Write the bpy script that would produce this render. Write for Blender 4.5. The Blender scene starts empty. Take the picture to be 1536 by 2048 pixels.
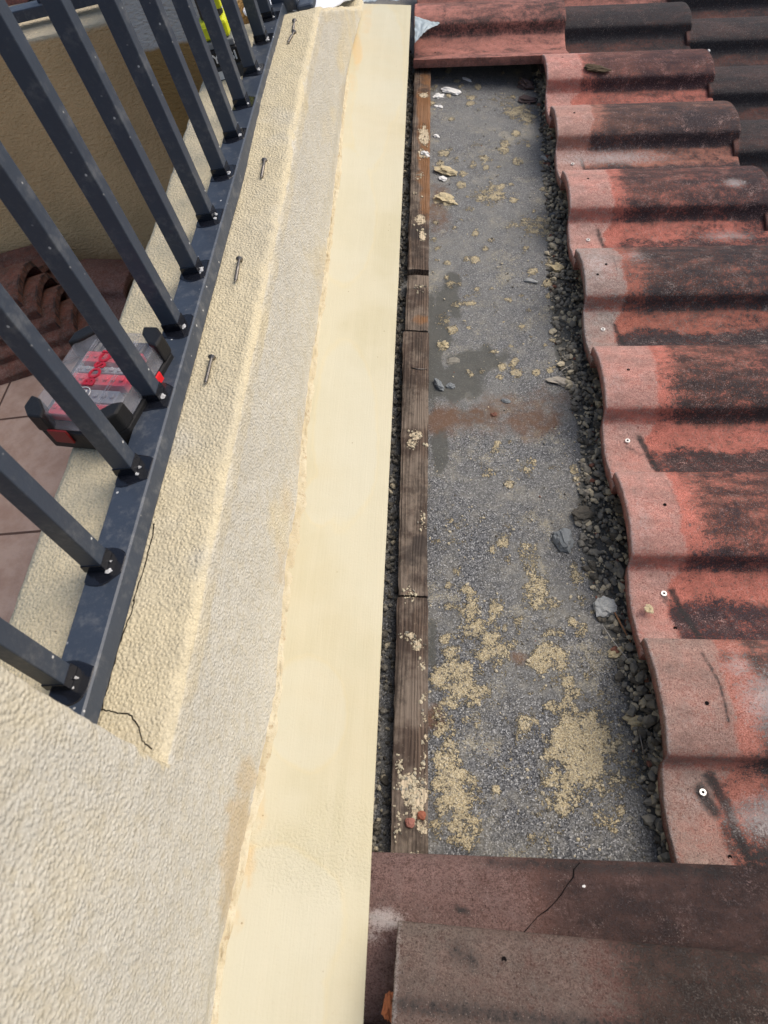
import bpy, math, random
from mathutils import Vector, Matrix, noise
random.seed(7)
sc = bpy.context.scene
C = sc.collection

# ------------------------------------------------------------------ camera, sky, sun
SL = math.radians(12.405)                       # roof pitch, falling to +X
cs, sn = math.cos(SL), math.sin(SL)
W = Matrix(((cs, 0, sn), (0, 1, 0), (-sn, 0, cs)))          # roof frame (u down slope, v along wall, n up) -> world
right_r = Vector((0.9991, 0.0413, 0.0108)); down_r = Vector((0.0403, -0.8287, -0.5583))
right_r.normalize(); down_r = (down_r - right_r * down_r.dot(right_r)).normalized(); fwd_r = right_r.cross(down_r)
H = .985
F = 1420.0
right_w, down_w, fwd_w = W @ right_r, W @ down_r, W @ fwd_r
cam_w = W @ Vector((0, 0, H))
cd = bpy.data.cameras.new('camera'); cam = bpy.data.objects.new('camera', cd); C.objects.link(cam)
cam.matrix_world = Matrix(((right_w.x, -down_w.x, -fwd_w.x, cam_w.x), (right_w.y, -down_w.y, -fwd_w.y, cam_w.y),
                           (right_w.z, -down_w.z, -fwd_w.z, cam_w.z), (0, 0, 0, 1)))
cd.sensor_fit = 'VERTICAL'; cd.sensor_height = 36; cd.lens = 36 * F / 2048
cd.clip_start = .01; cd.clip_end = 500
sc.camera = cam
cd.dof.use_dof = True; cd.dof.focus_distance = 1.2; cd.dof.aperture_fstop = 11

world = bpy.data.worlds.new('World'); sc.world = world; world.use_nodes = True
SUN_EL, SUN_AZ = math.radians(47), math.radians(70)         # azimuth from +Y towards +X
wn = world.node_tree.nodes; bg = wn['Background']
sky = wn.new('ShaderNodeTexSky'); sky.sky_type = 'NISHITA'; sky.sun_disc = False
sky.sun_elevation = SUN_EL; sky.sun_rotation = SUN_AZ; sky.air_density = 1.0; sky.dust_density = 4.0; sky.ozone_density = 1.0
world.node_tree.links.new(sky.outputs[0], bg.inputs[0]); bg.inputs[1].default_value = .15
sl = bpy.data.lights.new('sun', 'SUN'); sl.energy = 1.5; sl.angle = math.radians(50); sl.color = (1, .95, .87)
so = bpy.data.objects.new('sun', sl); C.objects.link(so)
sdir = Vector((math.sin(SUN_AZ) * math.cos(SUN_EL), math.cos(SUN_AZ) * math.cos(SUN_EL), math.sin(SUN_EL)))
so.rotation_euler = sdir.to_track_quat('Z', 'Y').to_euler(); so.location = sdir * 10
sc.view_settings.view_transform = 'Standard'; sc.view_settings.look = 'None'
sc.view_settings.exposure = 0.22; sc.view_settings.gamma = 1

# ------------------------------------------------------------------ measuring helpers
def ray(x, y): return (right_r * (x - 768) + down_r * (y - 1024) + fwd_r * F)
def P(x, y, n=0.0):                              # image point -> roof frame point on the plane n
    d = ray(x, y); t = (n - H) / d.z; return Vector((0, 0, H)) + d * t
def PW(x, y, ax, val):                           # image point -> world point on an axis plane
    d = W @ ray(x, y); t = (val - cam_w[ax]) / d[ax]; return cam_w + d * t
def px(p):                                       # world point -> image point
    q = Vector(p) - cam_w; z = q.dot(fwd_w)
    return (768 + F * q.dot(right_w) / z, 1024 + F * q.dot(down_w) / z)
def sm(a, b, x):
    if a == b: return 1.0 if x > a else 0.0
    t = max(0, min(1, (x - a) / (b - a))); return t * t * (3 - 2 * t)
def nz(p, s, seed=0.0): return noise.noise(Vector((p[0] * s + seed, p[1] * s + seed * 1.7, p[2] * s - seed)))
def blobs(pt, L, wob=.6, ws=.035):
    # strongest of a list of soft ellipses (x, y, rx, ry, strength)
    r = 0.0
    for (x, y, rx, ry, s) in L:
        dx = (pt[0] - x) / rx; dy = (pt[1] - y) / ry
        if abs(dx) > 1.8 or abs(dy) > 1.8: continue
        d = math.sqrt(dx * dx + dy * dy) + wob * noise.noise(Vector((pt[0] * ws, pt[1] * ws, x)))
        r = max(r, s * max(0, min(1, 1.6 - d * 1.1)))
    return r

# ------------------------------------------------------------------ object helpers
def tag(o, label=None, cat=None, group=None, kind=None):
    if label: o['label'] = label
    if cat: o['category'] = cat
    if group: o['group'] = group
    if kind: o['kind'] = kind
    return o
def empty(name, loc=(0, 0, 0), rot=None):
    o = bpy.data.objects.new(name, None); C.objects.link(o); o.location = loc
    if rot: o.rotation_euler = rot
    o.empty_display_size = .02
    return o
class MB:
    def __init__(s): s.v = []; s.f = []; s.mi = []
    def add(s, vs, fs, mi=0):
        b = len(s.v); s.v += [tuple(v) for v in vs]; s.f += [tuple(i + b for i in f) for f in fs]; s.mi += [mi] * len(fs)
    def box(s, x0, y0, z0, x1, y1, z1, mi=0, ch=0):
        if not ch:
            v = [(x0, y0, z0), (x1, y0, z0), (x1, y1, z0), (x0, y1, z0), (x0, y0, z1), (x1, y0, z1), (x1, y1, z1), (x0, y1, z1)]
            s.add(v, [(0, 3, 2, 1), (4, 5, 6, 7), (0, 1, 5, 4), (1, 2, 6, 5), (2, 3, 7, 6), (3, 0, 4, 7)], mi)
        else: s.prism([(x0 + ch, y0), (x1 - ch, y0), (x1, y0 + ch), (x1, y1 - ch), (x1 - ch, y1), (x0 + ch, y1), (x0, y1 - ch), (x0, y0 + ch)], z0, z1, mi)
    def prism(s, pts, z0, z1, mi=0, inset=0):
        n = len(pts); cx = sum(p[0] for p in pts) / n; cy = sum(p[1] for p in pts) / n
        top = [(cx + (p[0] - cx) * (1 - inset), cy + (p[1] - cy) * (1 - inset), z1) for p in pts]
        v = [(p[0], p[1], z0) for p in pts] + top
        f = [tuple(range(n - 1, -1, -1)), tuple(range(n, 2 * n))] + [(i, (i + 1) % n, n + (i + 1) % n, n + i) for i in range(n)]
        s.add(v, f, mi)
    def tube(s, pts, rad, seg=10, mi=0, cap=True):
        rings = []
        for i, p in enumerate(pts):
            p = Vector(p); a = Vector(pts[max(0, i - 1)]); b = Vector(pts[min(len(pts) - 1, i + 1)])
            d = (b - a).normalized(); u = d.orthogonal().normalized() if i == 0 else (pu - d * pu.dot(d)).normalized()
            pu = u; w = d.cross(u); r = rad[i] if isinstance(rad, (list, tuple)) else rad
            rings.append([p + u * math.cos(6.28318 * k / seg) * r + w * math.sin(6.28318 * k / seg) * r for k in range(seg)])
        v = [q for r in rings for q in r]; f = []
        for i in range(len(rings) - 1):
            for k in range(seg): f.append((i * seg + k, i * seg + (k + 1) % seg, (i + 1) * seg + (k + 1) % seg, (i + 1) * seg + k))
        if cap: f.append(tuple(range(seg - 1, -1, -1))); f.append(tuple(len(v) - seg + k for k in range(seg)))
        s.add(v, f, mi)
    def rock(s, c, size, flat=.7, seed=0, sub=0, mi=0, rough=.3):
        V, Fc = ICO[sub]; rm = Matrix.Rotation(random.random() * 6.28, 3, 'Z') @ Matrix.Rotation(random.uniform(-.3, .3), 3, 'X')
        st = (random.uniform(.75, 1.35), random.uniform(.65, 1.0), flat)
        vs = []
        for q in V:
            d = 1 + rough * noise.noise(q * 1.3 + Vector((seed * 3.1, seed, 5))) + .5 * rough * noise.noise(q * 3 + Vector((seed, 2, seed * 2)))
            w = rm @ Vector((q.x * d * st[0], q.y * d * st[1], q.z * d * st[2])) * size
            vs.append((c[0] + w.x, c[1] + w.y, c[2] + w.z))
        s.add(vs, Fc, mi)
    def build(s, name, mats, parent=None, mat=None, smooth=False, bevel=0):
        me = bpy.data.meshes.new(name); me.from_pydata(s.v, [], s.f); 
        for m in (mats if isinstance(mats, (list, tuple)) else [mats]): me.materials.append(m)
        if any(s.mi): me.polygons.foreach_set('material_index', s.mi)
        if smooth: me.polygons.foreach_set('use_smooth', [i < getattr(s, 'nsm', 1 << 30) for i in range(len(me.polygons))])
        me.update()
        o = bpy.data.objects.new(name, me); C.objects.link(o)
        if parent: o.parent = parent
        if mat is not None: o.matrix_world = mat
        if bevel:
            b = o.modifiers.new('bevel', 'BEVEL'); b.width = bevel; b.segments = 2; b.limit_method = 'ANGLE'; b.angle_limit = .6
        return o
def ico(sub):
    t = (1 + 5 ** .5) / 2
    V = [Vector(p).normalized() for p in ((-1, t, 0), (1, t, 0), (-1, -t, 0), (1, -t, 0), (0, -1, t), (0, 1, t), (0, -1, -t), (0, 1, -t), (t, 0, -1), (t, 0, 1), (-t, 0, -1), (-t, 0, 1))]
    Fc = [(0, 11, 5), (0, 5, 1), (0, 1, 7), (0, 7, 10), (0, 10, 11), (1, 5, 9), (5, 11, 4), (11, 10, 2), (10, 7, 6), (7, 1, 8), (3, 9, 4), (3, 4, 2), (3, 2, 6), (3, 6, 8), (3, 8, 9), (4, 9, 5), (2, 4, 11), (6, 2, 10), (8, 6, 7), (9, 8, 1)]
    for _ in range(sub):
        c = {}; N = []
        def mid(a, b):
            k = (min(a, b), max(a, b))
            if k not in c: V.append(((V[a] + V[b]) / 2).normalized()); c[k] = len(V) - 1
            return c[k]
        for a, b, d in Fc:
            ab, bd, da = mid(a, b), mid(b, d), mid(d, a); N += [(a, ab, da), (b, bd, ab), (d, da, bd), (ab, bd, da)]
        Fc = N
    return V, Fc
ICO = [ico(0), ico(1), ico(2), ico(3)]
def roofmat(u, v, n, yaw=0, tilt=0, roll=0):
    return Matrix.Translation(W @ Vector((u, v, n))) @ W.to_4x4() @ Matrix.Rotation(yaw, 4, 'Z') @ Matrix.Rotation(-tilt, 4, 'Y') @ Matrix.Rotation(roll, 4, 'X')
ROOF = W.to_4x4()
def paint(o, fn, name='paint'):                  # colour attribute from a function of the local vertex
    a = o.data.color_attributes.new(name, 'FLOAT_COLOR', 'POINT')
    buf = []
    for v in o.data.vertices: buf += list(fn(v.co)) + [1.0]
    a.data.foreach_set('color', buf)

# ------------------------------------------------------------------ material helpers
class Mt:
    def __init__(s, name, rough=.8, spec=.4):
        s.m = bpy.data.materials.new(name); s.m.use_nodes = True; s.nt = s.m.node_tree
        s.b = s.nt.nodes['Principled BSDF']; s.b.inputs['Roughness'].default_value = rough; s.b.inputs['Specular IOR Level'].default_value = spec
        s.tc = s.nt.nodes.new('ShaderNodeTexCoord'); s.co = s.tc.outputs['Object']
    def n(s, t, **k):
        x = s.nt.nodes.new(t)
        for a, b in k.items(): setattr(x, a, b)
        return x
    def l(s, a, b): s.nt.links.new(a, b)
    def setin(s, inp, val):
        if hasattr(val, 'links') or hasattr(val, 'is_output'): s.l(val, inp)
        elif isinstance(val, (tuple, list)) and len(val) == 3: inp.default_value = (*val, 1)
        else: inp.default_value = val
    def scale(s, sx, sy, sz):
        x = s.n('ShaderNodeMapping'); s.l(s.co, x.inputs[0]); x.inputs['Scale'].default_value = (sx, sy, sz); return x.outputs[0]
    def noise(s, sc_, det=3, rough=.6, co=None, dist=0, w=None):
        x = s.n('ShaderNodeTexNoise'); x.inputs['Scale'].default_value = sc_; x.inputs['Detail'].default_value = det
        x.inputs['Roughness'].default_value = rough; x.inputs['Distortion'].default_value = dist; s.l(co or s.co, x.inputs['Vector']); return x.outputs[0]
    def voro(s, sc_, feat='F1', co=None, rnd=1, out='Distance'):
        x = s.n('ShaderNodeTexVoronoi', feature=feat); x.inputs['Scale'].default_value = sc_; x.inputs['Randomness'].default_value = rnd
        s.l(co or s.co, x.inputs['Vector']); return x.outputs[out]
    def math(s, op, a, b=0.0, c=None):
        x = s.n('ShaderNodeMath', operation=op); s.setin(x.inputs[0], a); s.setin(x.inputs[1], b)
        if c is not None: s.setin(x.inputs[2], c)
        return x.outputs[0]
    def thr(s, v, a, b):
        x = s.n('ShaderNodeMapRange', interpolation_type='SMOOTHSTEP'); s.setin(x.inputs[0], v); x.inputs[1].default_value = a; x.inputs[2].default_value = b
        return x.outputs[0]
    def mix(s, f, a, b, mode='MIX'):
        x = s.n('ShaderNodeMix', data_type='RGBA', blend_type=mode); s.setin(x.inputs[0], f); s.setin(x.inputs[6], a); s.setin(x.inputs[7], b); return x.outputs[2]
    def attr(s, name='paint'):
        x = s.n('ShaderNodeAttribute', attribute_name=name); y = s.n('ShaderNodeSeparateColor'); s.l(x.outputs['Color'], y.inputs[0]); return y.outputs
    def sep(s):
        y = s.n('ShaderNodeSeparateXYZ'); s.l(s.co, y.inputs[0]); return y.outputs
    def bump(s, h, dist, strength=1, prev=None):
        x = s.n('ShaderNodeBump'); x.inputs['Distance'].default_value = dist; x.inputs['Strength'].default_value = strength; s.l(h, x.inputs['Height'])
        if prev: s.l(prev, x.inputs['Normal'])
        return x.outputs[0]
    def out(s, col=None, rough=None, bump=None):
        if col is not None: s.setin(s.b.inputs['Base Color'], col)
        if rough is not None: s.setin(s.b.inputs['Roughness'], rough)
        if bump is not None: s.l(bump, s.b.inputs['Normal'])
        return s.m

def plain(name, col, rough=.6, spec=.4, var=.12, nscale=60, bump=0, metal=0, coat=0):
    m = Mt(name, rough, spec); n1 = m.noise(nscale, 4)
    c = m.mix(n1, tuple(c * (1 - var) for c in col), tuple(min(1, c * (1 + var)) for c in col))
    m.b.inputs['Metallic'].default_value = metal; m.b.inputs['Coat Weight'].default_value = coat
    return m.out(c, None, m.bump(m.noise(nscale * 4, 3), bump) if bump else None)

def stucco(name, grey, yellow, grain=265, depth=.0009):
    m = Mt(name, .9, .25); a = m.attr()
    n1 = m.noise(14, 4); n2 = m.noise(70, 4); g0 = m.noise(420, 4, .75)
    f = m.thr(m.math('ADD', a[0], m.math('MULTIPLY', m.math('SUBTRACT', n1, .5), 1.1)), .2, .9)
    blot = m.thr(m.noise(6, 5, .65), .4, .65)
    c = m.mix(f, grey, yellow)
    c = m.mix(m.math('MULTIPLY', m.thr(n2, .42, .7), .4), c, tuple(x * .8 for x in yellow)); c = m.mix(m.math('MULTIPLY', blot, .22), c, tuple(x * .72 for x in grey)); c = m.mix(1.0, c, m.mix(m.thr(g0, .3, .7), (.80, .79, .77), (1.08, 1.08, 1.07)), 'MULTIPLY')
    dv = m.n('ShaderNodeVectorMath', operation='MULTIPLY_ADD'); nn = m.n('ShaderNodeTexNoise'); nn.inputs['Scale'].default_value = grain * .7; nn.inputs['Detail'].default_value = 2; m.l(m.co, nn.inputs['Vector'])
    m.l(nn.outputs['Color'], dv.inputs[0]); dv.inputs[1].default_value = (.0024, .0024, .0024); m.l(m.co, dv.inputs[2])
    vo = m.n('ShaderNodeTexVoronoi', feature='SMOOTH_F1'); vo.inputs['Scale'].default_value = grain; vo.inputs['Smoothness'].default_value = .35; m.l(dv.outputs[0], vo.inputs['Vector'])
    g1 = m.thr(vo.outputs['Distance'], .75, .12); g1 = m.math('MULTIPLY', g1, m.math('ADD', .45, m.math('MULTIPLY', m.noise(grain * .35, 3, .6), 1.1))); g2 = m.noise(grain * 2.2, 3, .6)
    c = m.mix(m.math('MULTIPLY', m.math('SUBTRACT', 1.0, g1), .13), c, tuple(x * .66 for x in yellow))       # darker yellow between the grains
    c = m.mix(m.math('MULTIPLY', m.thr(m.math('ADD', a[1], m.math('MULTIPLY', m.math('SUBTRACT', n2, .5), .6)), .2, 1.0), .7), c, (.50, .39, .24))   # brown stain
    c = m.mix(m.thr(m.math('ADD', a[2], m.math('MULTIPLY', m.math('SUBTRACT', m.noise(260, 2), .5), .5)), .5, .8), c, (.03, .025, .02))     # cracks
    speck = m.thr(m.voro(46), .07, .03)
    c = m.mix(m.math('MULTIPLY', speck, .5), c, (.12, .09, .05))
    h = m.math('ADD', g1, m.math('MULTIPLY', g2, .35))
    h = m.math('SUBTRACT', h, m.math('MULTIPLY', a[2], 1.2))
    return m.out(c, .9, m.bump(h, depth))

M_WALL = stucco('parapet_stucco', (.60, .58, .515), (.645, .565, .39))
def m_flash():
    m = Mt('flashing_paint', .55, .3); a = m.attr()
    n1 = m.noise(5, 4, .6); n2 = m.noise(9, 5, .6, m.scale(8, .5, 8)); brush = m.noise(500, 2, .5, m.scale(1, .03, 1))
    c = m.mix(m.thr(n1, .4, .62), (.555, .515, .375), (.515, .47, .32))
    c = m.mix(m.math('MULTIPLY', m.thr(n2, .4, .7), .4), c, (.59, .54, .39))
    f = m.thr(m.math('ADD', a[0], m.math('MULTIPLY', m.math('SUBTRACT', m.noise(30, 4), .5), .25)), .44, .56)
    c = m.mix(m.math('MULTIPLY', f, .4), c, (.56, .54, .43))              # paler primed patches with a tide mark
    ring = m.math('MULTIPLY', m.thr(m.math('ADD', a[0], m.math('MULTIPLY', m.math('SUBTRACT', m.noise(30, 4), .5), .25)), .38, .48), m.math('SUBTRACT', 1.0, f))
    c = m.mix(m.math('MULTIPLY', ring, .13), c, (.70, .56, .27))
    f2 = m.thr(m.math('ADD', a[1], m.math('MULTIPLY', m.math('SUBTRACT', m.noise(40, 4), .5), .5)), .35, .75)
    c = m.mix(m.math('MULTIPLY', f2, .7), c, (.62, .44, .22))
    c = m.mix(m.math('MULTIPLY', m.thr(m.voro(30), .045, .02), .7), c, (.25, .18, .1))
    c = m.mix(m.math('MULTIPLY', brush, .07), c, (.6, .5, .28)); c = m.mix(m.math('MULTIPLY', m.thr(m.noise(3, 6, .7), .45, .7), .35), c, (.56, .48, .31)); c = m.mix(m.math('MULTIPLY', m.thr(m.noise(160, 4, .8), .58, .72), .22), c, (.45, .37, .22))
    grit = m.math('MULTIPLY', m.noise(330, 3), m.math('ADD', .12, a[2]))
    return m.out(c, m.math('ADD', .42, m.math('MULTIPLY', n1, .25)), m.bump(grit, .0015, 1, m.bump(m.math('ADD', brush, m.math('MULTIPLY', n1, 3)), .0004, .6)))
M_FLASH = m_flash()
def m_felt():
    m = Mt('mineral_felt', .92, .2); a = m.attr()
    g = m.voro(600, out='Color'); gs = m.n('ShaderNodeSeparateColor'); m.l(g, gs.inputs[0])
    g2 = m.noise(700, 2, .5)
    c = m.mix(m.thr(gs.outputs[0], .0, 1.0), (.05, .052, .056), (.19, .192, .196))
    c = m.mix(m.thr(gs.outputs[1], .84, .95), c, (.38, .38, .375))
    c = m.mix(m.thr(gs.outputs[2], .8, .9), c, (.035, .037, .042))
    big = m.noise(6, 5, .6)
    c = m.mix(m.math('MULTIPLY', m.thr(big, .4, .68), .55), c, (.21, .205, .185))
    dust = m.thr(m.noise(26, 6, .7), .47, .68)
    c = m.mix(m.math('MULTIPLY', dust, .30), c, (.36, .335, .27)); c = m.mix(m.math('MULTIPLY', m.thr(m.sep()[1], .45, 1.4), .34), c, (.235, .235, .225)); c = m.mix(m.math('MULTIPLY', m.thr(m.math('ADD', m.noise(11, 5, .7), m.math('MULTIPLY', m.noise(420, 3), .6)), .86, 1.0), .5), c, (.44, .39, .27))
    wet = m.thr(m.math('ADD', a[1], m.math('MULTIPLY', m.math('SUBTRACT', m.noise(60, 5, .7), .5), .5)), .34, .68)
    c = m.mix(m.math('MULTIPLY', wet, .8), c, (.085, .085, .075))
    rust = m.thr(m.math('ADD', a[2], m.math('MULTIPLY', m.math('SUBTRACT', m.noise(60, 7, .8), .5), 1.9)), .15, 1.05)
    c = m.mix(m.math('MULTIPLY', rust, .8), c, (.15, .08, .045))
    n = m.math('ADD', m.math('MULTIPLY', m.math('SUBTRACT', m.noise(60, 7, .8), .5), 1.9), m.math('MULTIPLY', m.math('SUBTRACT', m.noise(330, 3, .6), .5), 1.0))
    mor = m.thr(m.math('ADD', m.math('MULTIPLY', a[0], .82), n), .48, .62)
    holes = m.thr(m.noise(380, 3, .6), .33, .5)
    mc = m.mix(m.thr(m.noise(520, 4, .75), .35, .65), (.25, .19, .10), (.66, .57, .38)); mc = m.mix(m.math('MULTIPLY', m.thr(m.noise(90, 4, .7), .45, .65), .4), mc, (.26, .23, .17))
    c = m.mix(m.math('MULTIPLY', mor, m.math('ADD', .25, m.math('MULTIPLY', holes, .75))), c, mc)
    h = m.math('ADD', m.math('MULTIPLY', gs.outputs[0], .5), m.math('MULTIPLY', mor, m.math('ADD', .8, m.noise(300, 4))))
    return m.out(c, .92, m.bump(h, .0022))
M_FELT = m_felt()
def m_wood():
    m = Mt('weathered_batten', .85, .25); a = m.attr()
    w = m.scale(70, 2.2, 40); g = m.noise(1.5, 6, .7, w, 1.2); g2 = m.noise(1.0, 3, .6, m.scale(300, 4, 100))
    rings = m.n('ShaderNodeTexWave', wave_type='BANDS', bands_direction='X'); rings.inputs['Scale'].default_value = 55; rings.inputs['Distortion'].default_value = 16
    rings.inputs['Detail'].default_value = 3; rings.inputs['Detail Scale'].default_value = .7; m.l(m.scale(1, .07, 1), rings.inputs[0])
    c = m.mix(m.thr(g, .35, .7), (.055, .038, .030), (.15, .105, .075))
    c = m.mix(m.math('MULTIPLY', rings.outputs[1], .6), c, (.035, .024, .02))
    c = m.mix(m.math('MULTIPLY', m.thr(m.noise(12, 5, .7), .45, .62), .75), c, (.20, .16, .125))
    c = m.mix(m.math('MULTIPLY', m.thr(m.noise(20, 6, .8, m.scale(1, .4, 1)), .5, .64), .65), c, (.035, .027, .022)); c = m.mix(m.math('MULTIPLY', m.thr(m.noise(170, 5, .8), .55, .7), .35), c, (.30, .25, .19))
    rust = m.thr(m.math('ADD', a[0], m.math('MULTIPLY', m.math('SUBTRACT', m.noise(50, 5, .7), .5), 1.6)), .25, .95)
    c = m.mix(m.math('MULTIPLY', rust, m.math('ADD', .25, m.math('MULTIPLY', g, .75))), c, (.24, .105, .035))
    dk = m.thr(m.math('ADD', a[2], m.math('MULTIPLY', m.math('SUBTRACT', m.noise(60, 5, .7), .5), .9)), .35, .7)
    c = m.mix(m.math('MULTIPLY', dk, .8), c, (.04, .032, .028))
    mor = m.thr(m.math('ADD', a[1], m.math('ADD', m.math('MULTIPLY', m.math('SUBTRACT', m.noise(90, 6, .75), .5), 1.5), m.math('MULTIPLY', m.math('SUBTRACT', m.noise(420, 3), .5), .5))), .52, .6)
    c = m.mix(mor, c, m.mix(m.noise(300, 3), (.36, .28, .18), (.68, .58, .42)))
    h = m.math('ADD', m.math('ADD', g, m.math('MULTIPLY', rings.outputs[1], .35)), m.math('MULTIPLY', mor, 1.6))
    return m.out(c, .85, m.bump(h, .0018))
M_WOOD = m_wood()
def m_tile(name, head, coral, brown, dark, sp=1.0):
    m = Mt(name, .85, .25); a = m.attr(); b = m.attr('paint2')
    def c0(x): return m.math('SUBTRACT', x, .5)
    def sc(x, k): return m.math('MULTIPLY', x, k)
    nf = m.noise(520, 4, .8); nf2 = m.noise(170, 5, .75); nm = m.noise(48, 5, .7); nb = m.noise(9, 5, .65); st = m.noise(16, 6, .75, m.scale(1.3, 3.2, 3.2))
    c = m.mix(m.thr(nb, .35, .65), tuple(x * .78 for x in coral), coral)
    c = m.mix(sc(m.thr(nf, .5, .7), .35), c, tuple(min(1, x * 1.3 + .05) for x in coral))
    nmix = m.math('ADD', m.math('ADD', sc(c0(nf), 3.6), sc(c0(nf2), 2.2)), m.math('ADD', sc(c0(nm), 1.2), sc(c0(st), .9)))
    fb = m.thr(m.math('ADD', a[1], nmix), .32, .64); c = m.mix(sc(fb, .92), c, m.mix(m.thr(nf2, .35, .65), tuple(x * .7 for x in brown), tuple(x * 1.25 for x in brown)))
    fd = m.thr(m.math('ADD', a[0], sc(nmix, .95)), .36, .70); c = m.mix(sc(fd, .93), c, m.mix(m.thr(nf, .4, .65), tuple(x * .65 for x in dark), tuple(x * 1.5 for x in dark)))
    hn = m.math('ADD', m.math('ADD', sc(c0(nf), 1.8), sc(c0(nf2), 1.2)), sc(c0(m.noise(28, 6, .75)), 1.9))
    fh = m.thr(m.math('ADD', a[2], m.math('MULTIPLY', hn, 1.25)), .1, 1.0)
    grime = m.thr(m.math('ADD', m.noise(26, 6, .78), sc(c0(nf), .8)), .52, .72)
    hc = m.mix(m.thr(nb, .38, .62), head, tuple((h * .62 + k * .38) for h, k in zip(head, coral)))
    hc = m.mix(sc(m.thr(m.noise(22, 6, .7, m.scale(.3, 1, 1)), .4, .66), .55), hc, tuple(x * .58 for x in head))
    hc = m.mix(sc(m.thr(nm, .5, .68), .35), hc, tuple(min(1, x * 1.2 + .05) for x in head))
    hc = m.mix(sc(grime, .5), hc, (.10, .075, .065)); c = m.mix(sc(fh, .92), c, hc)
    grit = m.mix(m.thr(nf, .34, .66), (.50, .48, .47), (1.32, 1.32, 1.32)); c = m.mix(1.0, c, grit, 'MULTIPLY')
    grit2 = m.mix(m.thr(nf2, .35, .65), (.80, .79, .79), (1.12, 1.12, 1.12)); c = m.mix(1.0, c, grit2, 'MULTIPLY')
    c = m.mix(sc(m.thr(m.math('ADD', b[0], m.math('ADD', sc(c0(nf2), 1.5), sc(c0(nf), 1.2))), .2, .85), .93), c, (.034, .031, .031))  # soot, moss, rib strokes and other dark bands
    c = m.mix(sc(m.thr(m.math('ADD', b[1], m.math('ADD', sc(c0(nf2), 1.3), sc(c0(nf), 1.3))), .25, .95), .7), c, (.50, .45, .43))  # lime bloom
    wsp = m.thr(m.math('ADD', m.voro(300), sc(c0(nf), .4)), .17, .08); c = m.mix(sc(m.math('MULTIPLY', wsp, m.thr(m.noise(14, 5, .7), .40, .56)), .85 * sp), c, m.mix(m.thr(nb, .4, .6), tuple(min(1, x * 1.1 + .04) for x in coral), (.56, .48, .42)))
    pit = m.thr(m.voro(150), .17, .07); c = m.mix(sc(pit, .35), c, (.04, .025, .022))
    h = m.math('ADD', nf, sc(nf2, .8)); h = m.math('SUBTRACT', h, sc(pit, .6)); h = m.math('ADD', h, sc(b[0], .3)); h = m.math('ADD', h, sc(fd, .25))
    return m.out(c, m.math('ADD', .7, sc(nf, .25)), m.bump(h, .0016))
def m_paint(name, col, chips=True, rough=.38):
    m = Mt(name, rough, .5); n1 = m.noise(25, 4)
    c = m.mix(n1, tuple(x * .85 for x in col), tuple(x * 1.15 for x in col))
    if chips:
        n = m.math('ADD', m.voro(75), m.math('MULTIPLY', m.noise(300, 3), .12)); f = m.math('MULTIPLY', m.thr(n, .2, .13), m.thr(m.noise(16, 2), .5, .56))
        c = m.mix(f, c, (.55, .55, .54))
        c = m.mix(m.math('MULTIPLY', m.thr(m.noise(40, 5, .75), .48, .72), .22), c, (.3, .3, .29))
    return m.out(c, m.math('ADD', rough - .08, m.math('MULTIPLY', m.noise(60, 4), .2)), m.bump(m.noise(180, 3), .0003))
M_RAIL = m_paint('railing_paint', (.036, .048, .070), True, .42)
M_WELD = m_paint('fresh_black_paint', (.008, .009, .013), False, .12)
M_CHIP = plain('bare_metal_chip', (.5, .5, .5), .35, .5, .3, 200, .0005)
M_STEEL = plain('dull_screw_steel', (.22, .20, .18), .35, .5, .35, 400, .0002, .85)
M_BRIGHT = plain('bright_screw_steel', (.72, .70, .66), .4, .5, .2, 400, 0, .3)
M_ROCKS = [plain('grey_clod', (.225, .21, .175), .95, .2, .4, 160, .001), plain('pale_mortar', (.48, .42, .30), .95, .2, .3, 160, .001),
           plain('terracotta_bit', (.18, .085, .06), .9, .2, .35, 160, .001), plain('dark_clod', (.11, .10, .082), .95, .2, .35, 160, .001)]
M_BLUEROCK = plain('blue_grey_rock', (.20, .215, .22), .9, .2, .25, 120, .0012)
M_PALEROCK = plain('pale_grey_rock', (.36, .37, .36), .9, .2, .25, 120, .0012)
M_WHITE = plain('white_flake', (.72, .71, .68), .8, .3, .12, 120, .001)
M_MORTAR = plain('cream_mortar', (.55, .46, .29), .95, .2, .3, 220, .0018)
M_SLATE = plain('dark_shard', (.11, .08, .075), .9, .2, .3, 120, .001)
M_TWIG = plain('dry_twig', (.32, .17, .09), .9, .2, .3, 90)
M_WIRE = plain('straw_wire', (.42, .40, .36), .5, .4, .2, 90)

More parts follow.
